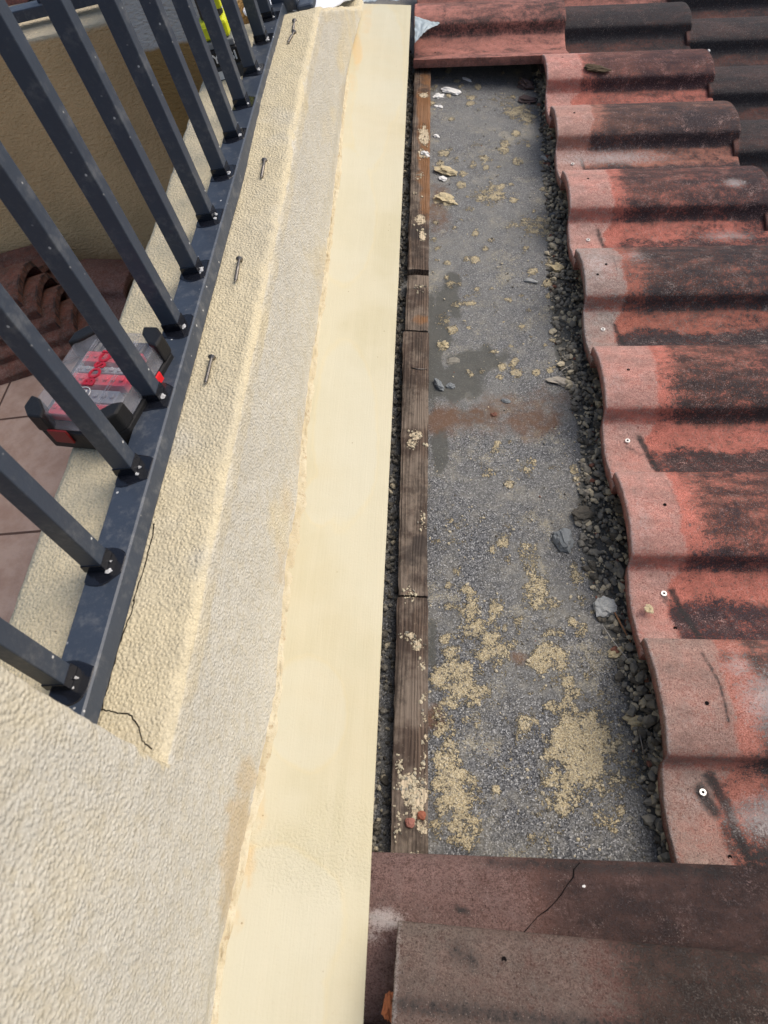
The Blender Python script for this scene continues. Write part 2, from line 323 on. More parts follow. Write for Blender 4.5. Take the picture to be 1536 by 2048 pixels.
# ------------------------------------------------------------------ roof underlay
def grid(us, vs, fn):
    m = MB(); nu = len(us)
    m.v = [fn(u, v) for v in vs for u in us]
    m.f = [(j * nu + i, j * nu + i + 1, (j + 1) * nu + i + 1, (j + 1) * nu + i) for j in range(len(vs) - 1) for i in range(nu - 1)]
    m.mi = [0] * len(m.f); return m
def fr(a, b, step):
    n = max(1, round((b - a) / step)); return [a + (b - a) * i / n for i in range(n + 1)]
us = [-.3] + fr(-.08, .42, .0045) + fr(.5, 1.6, .1); vs = [-.9, -.4] + fr(.05, 2.42, .006) + fr(2.6, 4.2, .2)
random.seed(5)
MOR = [(1160, 1500, 80, 95, 1), (1215, 1560, 60, 45, .7), (1120, 1590, 45, 60, .75), (1270, 1520, 30, 60, .6), (905, 1590, 45, 80, .95), (930, 1660, 40, 50, .8), (900, 1520, 38, 60, .8), (910, 1360, 50, 60, .85),
       (945, 1390, 45, 45, .75), (885, 1440, 25, 60, .7), (1095, 1320, 38, 42, .95), (985, 1300, 40, 45, .85), (940, 1215, 28, 45, .8), (960, 1260, 42, 28, .75), (990, 1225, 18, 48, .75),
       (1075, 1180, 32, 42, .8), (1095, 1205, 30, 25, .75), (1060, 1120, 24, 40, .65), (1155, 1155, 22, 20, .7), (1165, 1200, 18, 14, .6), (1020, 1280, 28, 18, .65), (1110, 1265, 25, 18, .7), (1165, 1262, 16, 22, .65),
       (1050, 1450, 25, 32, .75), (1135, 1395, 25, 45, .75), (1220, 1640, 42, 35, .6), (1080, 1610, 32, 28, .6), (1060, 1690, 32, 24, .5), (1090, 1690, 22, 20, .55), (905, 1070, 60, 40, .42), (1000, 1040, 90, 40, .38),
       (975, 940, 25, 18, .6), (1050, 935, 24, 32, .6), (1110, 940, 18, 12, .45), (985, 390, 45, 20, .75), (1070, 455, 48, 28, .7), (1040, 225, 40, 22, .8), (1000, 200, 30, 14, .55), (955, 290, 28, 9, .5), (1045, 285, 22, 10, .5),
       (960, 345, 20, 9, .4), (885, 400, 22, 20, .6), (950, 585, 20, 10, .5), (925, 550, 14, 12, .5), (990, 610, 16, 16, .45), (890, 640, 20, 20, .55), (930, 180, 20, 8, .5), (880, 155, 16, 6, .5), (885, 690, 18, 14, .6),
       (935, 650, 20, 14, .45), (975, 690, 16, 8, .4), (880, 1640, 20, 60, .6), (1150, 1690, 50, 30, .35), (1180, 1340, 40, 20, .5), (1230, 1310, 25, 20, .45), (1000, 1380, 20, 16, .4), (950, 1120, 50, 30, .35), (890, 1180, 22, 22, .35)]
WET = [(895, 590, 30, 45, .8), (880, 660, 22, 60, .85), (870, 740, 20, 60, .95), (960, 725, 48, 34, .9), (925, 755, 50, 36, .85), (900, 780, 50, 30, .7), (880, 900, 18, 55, .8), (1170, 700, 60, 50, .3), (865, 1300, 10, 80, .7), (950, 830, 60, 25, .5), (865, 700, 14, 130, .8), (1145, 820, 35, 80, .4)]
MOR += [(random.uniform(865, 1110), random.uniform(140, 760), *(lambda q: (q * random.uniform(1, 1.8), q))(random.uniform(3, 9)), random.uniform(.7, 1)) for _ in range(120)] + [(random.uniform(865, 1260), random.uniform(880, 1700), *(lambda q: (q, q))(random.uniform(5, 13)), random.uniform(.6, .95)) for _ in range(70)]
RST = [(885, 840, 35, 34, 1), (960, 830, 70, 26, .7), (1065, 840, 60, 36, .8), (1020, 810, 80, 24, .6), (880, 430, 22, 50, .7), (880, 385, 20, 26, .7), (1038, 1315, 22, 14, .9), (870, 1435, 22, 26, .9), (1110, 800, 70, 30, .5), (1000, 850, 120, 30, .45)]
def felt_z(u, v):
    p = px(W @ Vector((u, v, 0))); m_ = blobs(p, MOR) if (820 < p[0] < 1420 and 60 < p[1] < 1800) else 0
    return .0025 * nz((u, v, 0), 5) + .0012 * nz((u, v, 0), 22, 3) + .0022 * sm(.3, .75, m_) * (1 + .8 * nz((u, v, 0), 70, 3))
felt = grid(us, vs, lambda u, v: (u, v, felt_z(u, v))).build('roof_underlay', M_FELT, None, ROOF, True)
def edge_in(v):      # inner limit of the rubble strip beside the tile heads
    pts = [(2.2, .345), (1.9, .345), (1.6, .33), (1.25, .305), (1.05, .30), (.95, .32), (.8, .325), (.7, .305), (.55, .305), (.42, .33), (.2, .345), (.1, .35)]
    for a, b in zip(pts, pts[1:]):
        if a[0] >= v >= b[0]: return b[1] + (a[1] - b[1]) * (v - b[0]) / (a[0] - b[0])
    return .34
def felt_paint(co):
    p = px(W @ co)
    if not (780 < p[0] < 1420 and 60 < p[1] < 1800): return (0, 0, 0)
    g = .12 + .08 * sm(850, 1100, p[1]) + .13 * sm(1100, 1250, p[1]) * sm(1300, 1150, p[0])
    return (max(g + .05 * noise.noise(Vector((p[0] * .01, p[1] * .01, 3))), blobs(p, MOR)), max(blobs(p, WET, .7, .03), .75 * sm(edge_in(co.y) - .006, edge_in(co.y) + .012, co.x)), blobs(p, RST, .6, .03))
paint(felt, felt_paint)
tag(felt, 'grey mineral roofing felt spattered with dried cream mortar, laid bare beside the wooden battens', 'roofing felt')

# ------------------------------------------------------------------ battens
def batten(u0a, u1a, v0, u0b, u1b, v1, n0, h, label, rl=(), ml=(), dl=()):
    o_v = (v0 + v1) / 2; m = MB(); ys = fr(v0, v1, .006); prof = 14
    for k, y in enumerate(ys):
        t = (y - v0) / (v1 - v0); a = u0a + (u0b - u0a) * t + .0018 * nz((0, y, 0), 9, v0) + .0014 * nz((0, y, 0), 50, v0) + .0008 * nz((0, y, 0), 140, v0); b = u1a + (u1b - u1a) * t + .0012 * nz((3, y, 0), 9, v0) + .0010 * nz((0, y, 5), 50, v0)
        for i in range(prof):
            if i == 0: p = (a, 0)
            elif i == prof - 1: p = (b, 0)
            else:
                s = (i - 1) / (prof - 3); e = .0018 if i in (1, prof - 2) else 0
                p = (a + (b - a) * s, h - e + .0016 * nz((a + s * .05, y * .5, 0), 40, 2))
            m.v.append((p[0], y - o_v, p[1]))
    for k in range(len(ys) - 1):
        for i in range(prof - 1): m.f.append((k * prof + i, k * prof + i + 1, (k + 1) * prof + i + 1, (k + 1) * prof + i))
    m.f.append(tuple(range(prof - 1, -1, -1))); m.f.append(tuple((len(ys) - 1) * prof + i for i in range(prof))); m.mi = [0] * len(m.f)
    o = m.build('wooden_batten', M_WOOD, None, roofmat(0, o_v, n0))
    def fn(co):
        p = px(o.matrix_world @ co)
        return (blobs(p, rl), max(.1, blobs(p, ml)), blobs(p, dl))
    bpy.context.view_layer.update(); paint(o, fn)
    tag(o, label, 'batten', 'battens along the flashing'); return o
BR = [(853, 340, 16, 90, 1.2), (850, 230, 15, 80, 1.1), (858, 380, 14, 60, .9), (848, 430, 12, 30, .5), (820, 1190, 30, 14, .4), (842, 640, 20, 10, .9), (838, 150, 10, 20, .3)]
BM = [(845, 310, 10, 12, .7), (848, 275, 12, 24, .75), (838, 350, 12, 8, .5), (835, 385, 14, 8, .4), (838, 440, 14, 12, .7), (845, 470, 8, 14, .8), (850, 190, 10, 6, .8), (840, 575, 12, 10, .4), (830, 870, 16, 9, .7), (825, 885, 14, 12, .6), (855, 890, 8, 8, .6),
      (820, 1190, 14, 14, .7), (845, 1045, 8, 20, .6), (818, 1275, 14, 10, .75), (835, 1290, 14, 12, .7), (845, 1330, 8, 14, .5), (848, 1400, 8, 20, .6), (850, 1440, 8, 16, .6), (850, 1500, 9, 40, .6), (815, 1565, 22, 26, .75), (835, 1610, 20, 36, .85), (825, 1590, 26, 28, .8), (845, 1650, 16, 20, .7), (800, 1530, 10, 16, .6), (835, 1715, 20, 10, .7), (795, 1650, 8, 24, .35), (848, 1570, 10, 30, .6)]
BD = [(840, 460, 20, 18, .8), (850, 180, 14, 10, .6), (838, 515, 20, 16, .4), (840, 590, 18, 16, .6), (825, 1110, 26, 30, .6), (835, 1090, 18, 20, .8), (830, 1160, 18, 20, .5), (835, 340, 20, 12, .4), (825, 820, 20, 20, .35), (850, 1240, 10, 30, .5), (850, 1120, 12, 60, .5), (820, 1620, 26, 36, .5)]
batten(.008, .053, 1.262, .008, .053, 2.36, .003, .027, 'far end batten stained rusty orange, reaching under the red tile', BR, BM, BD)
batten(.006, .053, 1.075, .0085, .053, 1.243, .003, .027, 'short grey batten block between the sawn gap and the long grained batten', BR, BM, BD)
batten(.011, .055, .494, .004, .055, 1.070, .002, .028, 'long batten with strong curving wood grain, beside the dark damp patch on the felt', BR, BM, BD)
batten(.012, .059, .02, .0105, .0565, .490, .002, .029, 'nearest batten, caked with mortar splats at its near end', BR, BM, BD)

# ------------------------------------------------------------------ roof tiles
PROF = [(.008, .078), (.006, .082), (0, .0855), (-.02, .094), (-.045, .102), (-.07, .1065), (-.095, .108), (-.115, .1065), (-.132, .102), (-.146, .097), (-.1525, .0925), (-.1545, .0885), (-.1560, .0690), (-.1615, .0615), (-.178, .055), (-.195, .049), (-.215, .0465), (-.235, .048), (-.252, .053), (-.268, .0585), (-.282, .062), (-.292, .0635), (-.296, .063)]
def prof(y):
    for (a, za), (b, zb) in zip(PROF, PROF[1:]):
        if a >= y >= b: return za + (zb - za) * (a - y) / (a - b)
    return PROF[-1][1] if y < PROF[-1][0] else PROF[0][1]
YS = [.008, .006, .003, 0] + [-x for x in fr(.005, .145, .005)] + [-.149, -.1525, -.1545, -.1552, -.1560, -.1585, -.1615, -.165, -.169, -.173] + [-x for x in fr(.178, .290, .0055)] + [-.293, -.296]
TL, TILT, GAUGE = .423, math.atan(.022 / .354), .345
TH = .021
def tile_mesh(L, seed, step=.005):
    m = MB(); xs = [0, .0015, .004] + fr(.009, L - .006, step) + [L - .002, L]; ny = len(YS)
    for i, x in enumerate(xs):
        for y in YS:
            z = prof(y); e = -.0018 if i == 0 else (-.0005 if i == 1 else (-.003 if i == len(xs) - 1 else (-.0008 if i == len(xs) - 2 else 0)))
            ridge = .0016 * math.exp(-((x - .112 - .35 * max(0, -.165 - y) ) / .004) ** 2) * sm(-.165, -.18, y)
            jx = .0012 * nz((0, y, 0), 45, seed) + .0006 * nz((0, y, 0), 160, seed) if i < 3 else 0
            m.v.append((x + jx, y, z - .063 + e + ridge + .0009 * nz((x, y, 0), 18, seed) + .0003 * nz((x, y, 0), 120, seed)))
    nt = len(xs) * ny
    for x in xs:
        for y in YS: m.v.append((x + (.0012 * nz((0, y, 0), 45, seed + 4) if x < .005 else 0), y, prof(y) - .063 - TH))
    for i in range(len(xs) - 1):
        for j in range(ny - 1):
            a = i * ny + j; m.f.append((a, a + 1, a + ny + 1, a + ny)); a += nt; m.f.append((a + ny, a + ny + 1, a + 1, a))
    m.nsm = len(m.f)
    for j in range(ny - 1):
        m.f.append((j + 1, j, nt + j, nt + j + 1)); k = (len(xs) - 1) * ny + j; m.f.append((k, k + 1, nt + k + 1, nt + k))
    for i in range(len(xs) - 1):
        a = i * ny; m.f.append((a, a + ny, nt + a + ny, nt + a)); a = i * ny + ny - 1; m.f.append((a + ny, a, nt + a, nt + a + ny))
    m.mi = [0] * len(m.f); return m
def lerp(K, y):
    for (a, va), (b, vb) in zip(K, K[1:]):
        if a >= y >= b: return va + (vb - va) * (a - y) / (a - b)
    return K[0][1] if y > K[0][0] else K[-1][1]
def seg_d(p, a, b):
    ax, ay = a; bx, by = b; dx, dy = bx - ax, by - ay; t = max(0, min(1, ((p[0] - ax) * dx + (p[1] - ay) * dy) / (dx * dx + dy * dy + 1e-12)))
    return math.hypot(p[0] - ax - t * dx, p[1] - ay - t * dy)
def tile(u, v, label, mat, seed, roll=.5, crease_shade=.9, pan0=.1, pan1=.7, brown=.6, headw=.09, head=1, marks=(), holes=(), bloom=(), L=TL, n=0, yaw=0, tilt=None, roll_=0, screw=None, extra=None, step=.005, name='roof_tile', cat='roof tile', group='interlocking roof tiles'):
    U1_ok = head > .7
    o = tile_mesh(L, seed, step).build(name, mat, None, roofmat(u, v, .063 + n, yaw, TILT if tilt is None else tilt, roll_), True)
    nm = o.data
    def f1(co):
        x, y = co.x, co.y; w = .35 * nz((x * .6, y, 0), 14, seed) + .3 * nz((x * .5, y * 2, 0), 34, seed + 2)
        hb = headw - .022 * sm(-.16, -.19, y) + .008 * nz((0, y, 0), 25, seed) + (.012 if headw < .12 else .045) * nz((0, y, 0), 8, seed + 5); body = sm(hb - .004, hb + .008, x) if headw < .12 else sm(hb - .03, hb + .05, x)
        yy = y + (.009 * nz((x * .4, y, 0), 30, seed + 6) + .004 * nz((x, y, 0), 90, seed + 7)) * sm(.002, .016, abs(y + .157))
        r_ = roll * .72 + .2 * sm(.12, .4, x); p0 = pan0 - .22 + .35 * sm(.12, .42, x) + .25 * nz((x, 0, 0), 14, seed + 8)
        d = lerp([(0, r_), (-.125, r_ + .03), (-.148, r_ + .12), (-.154, crease_shade), (-.160, crease_shade), (-.1645, p0 + .18), (-.171, p0 + .02), (-.195, p0), (-.222, pan1), (-.3, pan1 - .08)], yy)  # crease knots paint in the shade under the roll's step
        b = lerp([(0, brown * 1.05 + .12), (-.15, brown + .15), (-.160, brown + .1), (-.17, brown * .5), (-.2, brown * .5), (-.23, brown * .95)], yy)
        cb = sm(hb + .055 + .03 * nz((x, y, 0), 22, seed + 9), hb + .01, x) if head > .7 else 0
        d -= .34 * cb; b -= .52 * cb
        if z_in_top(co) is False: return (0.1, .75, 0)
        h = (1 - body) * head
        cr = math.exp(-((y + .158) / .006) ** 2)  # same painted crease shade, carried across the head band
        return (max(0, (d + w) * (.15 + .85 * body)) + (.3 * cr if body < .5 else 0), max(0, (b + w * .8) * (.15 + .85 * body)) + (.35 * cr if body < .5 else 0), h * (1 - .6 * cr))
    def z_in_top(co): return co.z > prof(co.y) - .063 - .006
    def f2(co):
        k = 0; x, y = co.x, co.y
        if not z_in_top(co): return (.0, 0, 0)
        for (pts, wd, s) in marks:
            for a, b in zip(pts, pts[1:]):
                d = seg_d((x, y), a, b)
                if d < wd * 2.2: k = max(k, s * math.exp(-(d / wd) ** 2 * .9))
        if x < .004: k = max(k, .15)
        bl = .55 * sm(.007, .002, x) if U1_ok else 0
        for (bx, by, rx, ry, s) in bloom:
            d = math.hypot((x - bx) / rx, (y - by) / ry); bl = max(bl, s * max(0, 1.3 - d))
        hh = 0
        return (k, min(1, bl), hh)
    paint(o, f1); paint(o, f2, 'paint2')
    for k, (hx, hy) in enumerate(holes):       # nail holes: small dark sunk cups
        hm = MB(); r = .0027; z = prof(hy) - .063 + .0007
        vs = [(hx + r * (1 + .25 * nz((q, k, 0), 3, seed)) * math.cos(q * .5236), hy + r * math.sin(q * .5236), z) for q in range(12)] + [(hx, hy, z - .0006)]
        hm.add(vs, [(q, (q + 1) % 12, 12) for q in range(12)]); hm.build('nail_hole', M_HOLE, o)
    if screw:
        sx, sy = screw; z = prof(sy) - .063; sm_ = MB()
        sm_.tube([(sx, sy, z), (sx, sy, z + .0022)], [.0045, .0042], 20); s1 = sm_.build('fixing_screw', M_BRIGHT, o, None)
        r2 = MB(); r2.tube([(sx, sy, z + .0016), (sx, sy, z + .0024)], .0019, 6); r2.build('drive_recess', M_HOLE, s1)
    tag(o, label, cat, group); return o
M_HOLE = plain('dark_hole', (.008, .006, .006), .95, .1)
DKP, DK = (.034, .028, .034), (.036, .033, .034)
CORAL = (.64, .22, .165)
T1 = m_tile('tile_a', (.40, .295, .25), (.50, .20, .15), (.13, .085, .072), DK)
T2 = m_tile('tile_b', (.56, .35, .30), CORAL, (.15, .078, .060), DKP)
T3 = m_tile('tile_c', (.56, .36, .31), CORAL, (.135, .075, .058), (.035, .030, .032))
T4 = m_tile('tile_d', (.42, .38, .345), (.48, .17, .12), (.105, .072, .062), (.034, .03, .034))
T5 = m_tile('tile_e', (.58, .39, .34), CORAL, (.13, .075, .062), (.04, .03, .034))
T6 = m_tile('tile_f', (.56, .37, .32), (.50, .22, .16), (.12, .075, .062), (.045, .036, .04))
T7 = m_tile('tile_g', (.62, .37, .32), CORAL, (.125, .068, .058), (.05, .03, .034))
T8 = m_tile('tile_red', (.42, .2, .16), (.56, .24, .19), (.15, .08, .07), DK)
T9 = m_tile('tile_grey', (.16, .11, .10), (.17, .075, .06), (.075, .058, .056), (.032, .031, .034), .8)
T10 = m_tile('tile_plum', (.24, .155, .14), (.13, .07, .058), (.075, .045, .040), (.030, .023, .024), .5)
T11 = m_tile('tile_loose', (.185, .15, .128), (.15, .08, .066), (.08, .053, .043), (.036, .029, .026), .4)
U1 = .352
rib = lambda x0, y0, x1, y1, x2, y2: [(x0, y0), (x1, y1), (x2, y2)]
hd = dict(group='exposed roof tiles whose heads edge the bare felt')
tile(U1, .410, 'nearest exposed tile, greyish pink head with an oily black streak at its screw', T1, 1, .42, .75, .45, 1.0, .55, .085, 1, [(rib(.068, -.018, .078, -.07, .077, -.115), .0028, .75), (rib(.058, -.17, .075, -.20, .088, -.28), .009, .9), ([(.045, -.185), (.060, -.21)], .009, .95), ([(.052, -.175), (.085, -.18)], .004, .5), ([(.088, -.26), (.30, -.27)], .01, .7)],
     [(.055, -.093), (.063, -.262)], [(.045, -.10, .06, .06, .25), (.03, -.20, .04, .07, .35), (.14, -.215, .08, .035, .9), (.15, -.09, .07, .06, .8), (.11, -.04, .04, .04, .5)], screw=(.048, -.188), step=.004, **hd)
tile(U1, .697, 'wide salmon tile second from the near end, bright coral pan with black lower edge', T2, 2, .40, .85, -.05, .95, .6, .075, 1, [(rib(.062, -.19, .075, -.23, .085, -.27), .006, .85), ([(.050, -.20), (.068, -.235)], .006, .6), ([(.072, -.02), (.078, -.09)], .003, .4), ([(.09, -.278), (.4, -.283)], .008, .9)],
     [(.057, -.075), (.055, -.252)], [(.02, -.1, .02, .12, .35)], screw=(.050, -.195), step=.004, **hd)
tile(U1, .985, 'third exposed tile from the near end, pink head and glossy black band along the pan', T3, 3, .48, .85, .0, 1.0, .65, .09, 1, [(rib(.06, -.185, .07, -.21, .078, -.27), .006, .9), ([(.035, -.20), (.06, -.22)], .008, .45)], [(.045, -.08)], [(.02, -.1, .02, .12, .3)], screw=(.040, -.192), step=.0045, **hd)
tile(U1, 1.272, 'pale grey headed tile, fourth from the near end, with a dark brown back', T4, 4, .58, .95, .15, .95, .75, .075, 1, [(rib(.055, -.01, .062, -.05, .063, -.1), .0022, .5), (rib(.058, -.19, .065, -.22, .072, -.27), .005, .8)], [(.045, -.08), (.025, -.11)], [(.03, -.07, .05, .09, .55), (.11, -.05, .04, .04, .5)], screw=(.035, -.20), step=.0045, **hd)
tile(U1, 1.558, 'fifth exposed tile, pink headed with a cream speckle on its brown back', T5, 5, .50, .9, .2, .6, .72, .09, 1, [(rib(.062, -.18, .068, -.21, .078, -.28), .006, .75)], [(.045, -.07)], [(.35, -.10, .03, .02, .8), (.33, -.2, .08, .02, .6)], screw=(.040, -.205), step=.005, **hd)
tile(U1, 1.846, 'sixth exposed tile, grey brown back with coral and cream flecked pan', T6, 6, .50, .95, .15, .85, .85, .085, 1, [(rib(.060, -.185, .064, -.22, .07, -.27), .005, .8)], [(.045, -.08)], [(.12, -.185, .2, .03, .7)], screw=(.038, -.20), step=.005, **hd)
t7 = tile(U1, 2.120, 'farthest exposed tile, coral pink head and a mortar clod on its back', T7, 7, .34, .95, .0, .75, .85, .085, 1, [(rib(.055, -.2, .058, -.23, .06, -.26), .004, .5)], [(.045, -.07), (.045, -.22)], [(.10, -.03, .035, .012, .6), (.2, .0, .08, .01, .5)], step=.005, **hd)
hd2 = dict(group='weathered tiles of the lower courses')
ROWS = [.123, .410, .697, .985, 1.272, 1.558, 1.846, 2.120, 2.41, 2.69, 2.975, 3.26]
vis = {(1, 0): ('dark tile just showing at the right edge behind the cracked brown tile', T9), (2, 5): ('brown tile sliver at the right edge beyond the fifth exposed tile', T9), (2, 6): ('grey brown tile at the right edge beyond the sixth exposed tile', T9),
       (2, 7): ('brownish grey tile right of the farthest exposed tile', T9), (1, 8): ('smooth charcoal tile between the red top tile and the nearly black tile', T9), (2, 8): ('nearly black tile in the upper right with a white chip on it', T9),
       (0, 9): ('pinkish tile at the very top edge above the red top tile', T8), (1, 9): ('red flecked tile at the top edge behind the charcoal tile', T8), (2, 9): ('black tile with a worn pink spot in the upper right corner', T9)}
k = 20
for (c, ri), (lab, mt) in vis.items():
    k += 1; v = ROWS[ri]
    du, dv_, dn = (.066, -.034, -.006) if c == 2 else (0, 0, 0)
    tile(U1 + (c - 1) * GAUGE + du, v + dv_, lab, mt, k, .62 + random.uniform(-.1, .15), 1.0, .5 if mt is T9 else .1, .9, .85, 0.01, 0, [], [], [(.27, -.215, .03, .014, .95)] if (c, ri) == (2, 9) else [], n=dn, step=.006, **hd2)
tile(.003, 2.412, 'coral red top tile with a raised lip, its head tucked under the far end of the flashing', T8, 60, .15, .55, -.25, .25, .45, .01, 0, [([(.085, 0), (.09, -.06), (.085, -.14)], .008, .5), ([(.14, -.235), (.25, -.24)], .01, .3)], [(.06, -.22)], [], step=.005, group='top course tiles')
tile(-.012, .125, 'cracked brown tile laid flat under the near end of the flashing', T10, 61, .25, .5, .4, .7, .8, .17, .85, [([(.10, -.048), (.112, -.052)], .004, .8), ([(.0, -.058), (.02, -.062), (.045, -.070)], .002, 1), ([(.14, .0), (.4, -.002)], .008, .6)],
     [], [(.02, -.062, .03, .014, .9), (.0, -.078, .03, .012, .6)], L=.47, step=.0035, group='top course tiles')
cracked = [o for o in bpy.data.objects if str(o.get('label', '')).startswith('cracked')][0]
cp = [(.240, .004), (.232, -.004), (.230, -.012), (.222, -.020), (.214, -.030), (.206, -.038), (.197, -.046), (.186, -.053), (.172, -.066), (.155, -.08)]
cm = MB(); cm.tube([(x + .0008 * nz((x, y, 0), 200), y, prof(y) - .063 + .0002) for x, y in cp], [.0005, .0008, .0010, .0005, .0007, .0004, .0007, .0003, .0005, .0003], 6); cm.build('crack', M_HOLE, cracked)
loose = tile(.021, .052, 'loose greyish tile resting crosswise on the cracked brown tile at the bottom edge', T11, 62, .45, .9, .4, .6, .75, .19, .9, [([(.06, -.015), (.075, -.022)], .012, .55), ([(.0, -.062), (.4, -.067)], .009, .62), ([(.22, .0), (.4, .0)], .03, .35)], [(.106, -.018)], [], n=.068, yaw=-.040, tilt=.03, step=.0035, name='loose_roof_tile', group='top course tiles')  # marks include a long dark band drawn across the tile

# ------------------------------------------------------------------ flashing
m = MB(); fu = fr(-.19, -.010, .006); fv = fr(-.5, 2.318, .012)
flash = MB()
def fz(u, v): return .118 + .0012 * nz((u, v, 0), 4, 1) + .0004 * nz((u, v, 0), 30, 2)
nu = len(fu) + 2
for v in fv:
    for u in fu: flash.v.append((u, v, fz(u, v)))
    e = -.0100 + .0007 * nz((0, v, 0), 6, 4)
    flash.v.append((e + .0004, v, fz(e, v) - .0018)); flash.v.append((e - .0002, v, fz(e, v) - .016))
for j in range(len(fv) - 1):
    for i in range(nu - 1): flash.f.append((j * nu + i, j * nu + i + 1, (j + 1) * nu + i + 1, (j + 1) * nu + i))
flash.mi = [0] * len(flash.f)
fl = flash.build('flashing_strip', M_FLASH, None, ROOF, False)
sd = fl.modifiers.new('solid', 'SOLIDIFY'); sd.thickness = .0015; sd.offset = -1
PR = [(690, 430, 60, 130, 1), (690, 870, 62, 180, 1), (640, 1000, 40, 60, .7), (610, 1430, 80, 110, 1), (560, 1850, 120, 160, 1), (760, 130, 50, 120, 1), (740, 250, 40, 100, .8), (540, 1990, 110, 120, 1)]
SG = [(735, 40, 14, 40, .5), (715, 100, 12, 50, .7), (705, 170, 10, 30, .5), (690, 420, 12, 50, .3), (600, 930, 14, 60, .4), (585, 1050, 20, 50, .45), (560, 1300, 12, 90, .3), (520, 1620, 22, 60, .55), (495, 1720, 22, 70, .6), (470, 1840, 22, 50, .5), (720, 1770, 22, 60, .25), (680, 1740, 60, 40, .3), (540, 1720, 60, 26, .3), (735, 1600, 12, 200, .25), (640, 1620, 120, 30, .25)]
GR = [(640, 1720, 110, 70, 1), (560, 1700, 80, 50, .9), (690, 1660, 50, 70, .8)]
def fp(co):
    p = px(fl.matrix_world @ co); return (blobs(p, PR, .15, .008), blobs(p, SG, .4), blobs(p, GR))
bpy.context.view_layer.update(); paint(fl, fp)
tag(fl, 'long smooth cream painted flashing between the stucco wall and the tiles', 'flashing')
# sealant bead along the wall foot
SEAM = [(722, -10), (706, 30), (700, 60), (690, 180), (680, 300), (668, 400), (652, 540), (640, 620), (620, 760), (604, 900), (596, 1000), (576, 1120), (566, 1250), (556, 1380), (530, 1500), (514, 1580), (498, 1650), (480, 1740), (458, 1840), (446, 1890), (432, 1990), (425, 2050), (415, 2150)]
SP = [P(x, y, .119) for x, y in SEAM]; SP.sort(key=lambda p: p.y)
def seam_u(v):
    for a, b in zip(SP, SP[1:]):
        if a.y <= v <= b.y: return a.x + (b.x - a.x) * (v - a.y) / (b.y - a.y)
    return SP[0].x if v < SP[0].y else SP[-1].x
def m_seal():
    m = Mt('old_sealant', .7, .35); n1 = m.noise(20, 5, .7); c = m.mix(m.thr(n1, .35, .7), (.50, .42, .27), (.60, .54, .39))
    c = m.mix(m.math('MULTIPLY', m.thr(m.noise(70, 5, .75), .54, .66), .6), c, (.32, .22, .12))
    return m.out(c, .7, m.bump(m.noise(160, 4, .7), .002))
bead = MB(); vb = fr(-.3, 2.31, .004); K = 9
for v in vb:
    u0 = seam_u(v); big = .0045 + .006 * sm(.40, .55, v) * sm(.75, .6, v) + .003 * sm(0, .4, nz((0, v, 0), 5, 9))
    for i in range(K):
        t = i / (K - 1) * 2 - 1; wv = big * (1.1 + .45 * nz((t, v * 40, 0), 1.2, 3))
        bead.v.append((u0 + t * wv * 1.1 + .002 * nz((0, v, 0), 30), v, .1175 + max(0, (1 - t * t)) * .0030 * (1 + 1.2 * nz((t * 2, v * 90, 0), 1, 5)) + (.008 * max(0, -t) ** 2)))
for j in range(len(vb) - 1):
    for i in range(K - 1): bead.f.append((j * K + i, j * K + i + 1, (j + 1) * K + i + 1, (j + 1) * K + i))
bead.mi = [0] * len(bead.f)
bo = bead.build('sealant_bead', m_seal(), fl, None, True)

# ------------------------------------------------------------------ parapet wall
XA, ZS, XI = -.116, .37, -.338
def ztop(y): return ZS + .012 * sm(1.0, 1.4, y) + (-(.225) * max(0, min(1, (y - 1.68) / .6)) if y > 1.68 else 0)
def seam_x(y): q = W @ Vector((seam_u(y), y, .119)); return q.x, q.z
wall = MB(); ys = fr(.158, 1.66, .006) + fr(1.672, 2.33, .012)
NA, NS = 30, 34
def wall_sec(y, pillar=False):
    sx, sz = seam_x(y); top = ztop(y); L = []
    face_x = XA + .10 * sm(1.76, 2.2, y) * 0
    for i in range(NA):
        t = i / (NA - 1); z = sz - .01 + (top - .012 - sz + .01) * t; x = sx - .002 + (face_x - sx + .002) * sm(0, .35, t)
        L.append((x, z, 1, 0))
    for i in range(1, 5):
        a = i / 5 * math.pi / 2; L.append((face_x - .012 + .012 * math.cos(a), top - .012 + .012 * math.sin(a), math.cos(a), math.sin(a)))
    for i in range(NS):
        t = i / (NS - 1); L.append((face_x - .012 + (XI + .01 - face_x + .012) * t, top, 0, 1))
    for i in range(1, 3):
        a = i / 2 * math.pi / 2; L.append((XI + .01 - .01 * math.sin(a), top - .01 + .01 * math.cos(a), -1, 0))
    L.append((XI, -.33, -1, 0)); return L
prev = None
for y in ys:
    L = wall_sec(y); b = len(wall.v)
    for (x, z, nx_, nz_) in L:
        d = .0016 * nz((x, y, z), 12, 1) + .0013 * nz((x, y, z), 45, 2) + .0009 * nz((x, y, z), 110, 3)
        if abs(nx_) > .1 and nz_ > .1: d *= 2
        if z < -.2: d = 0
        wall.v.append((x + nx_ * d, y, z + nz_ * d))
    if prev is not None:
        n = len(L)
        for i in range(n - 1): wall.f.append((prev + i, b + i, b + i + 1, prev + i + 1))
    prev = b
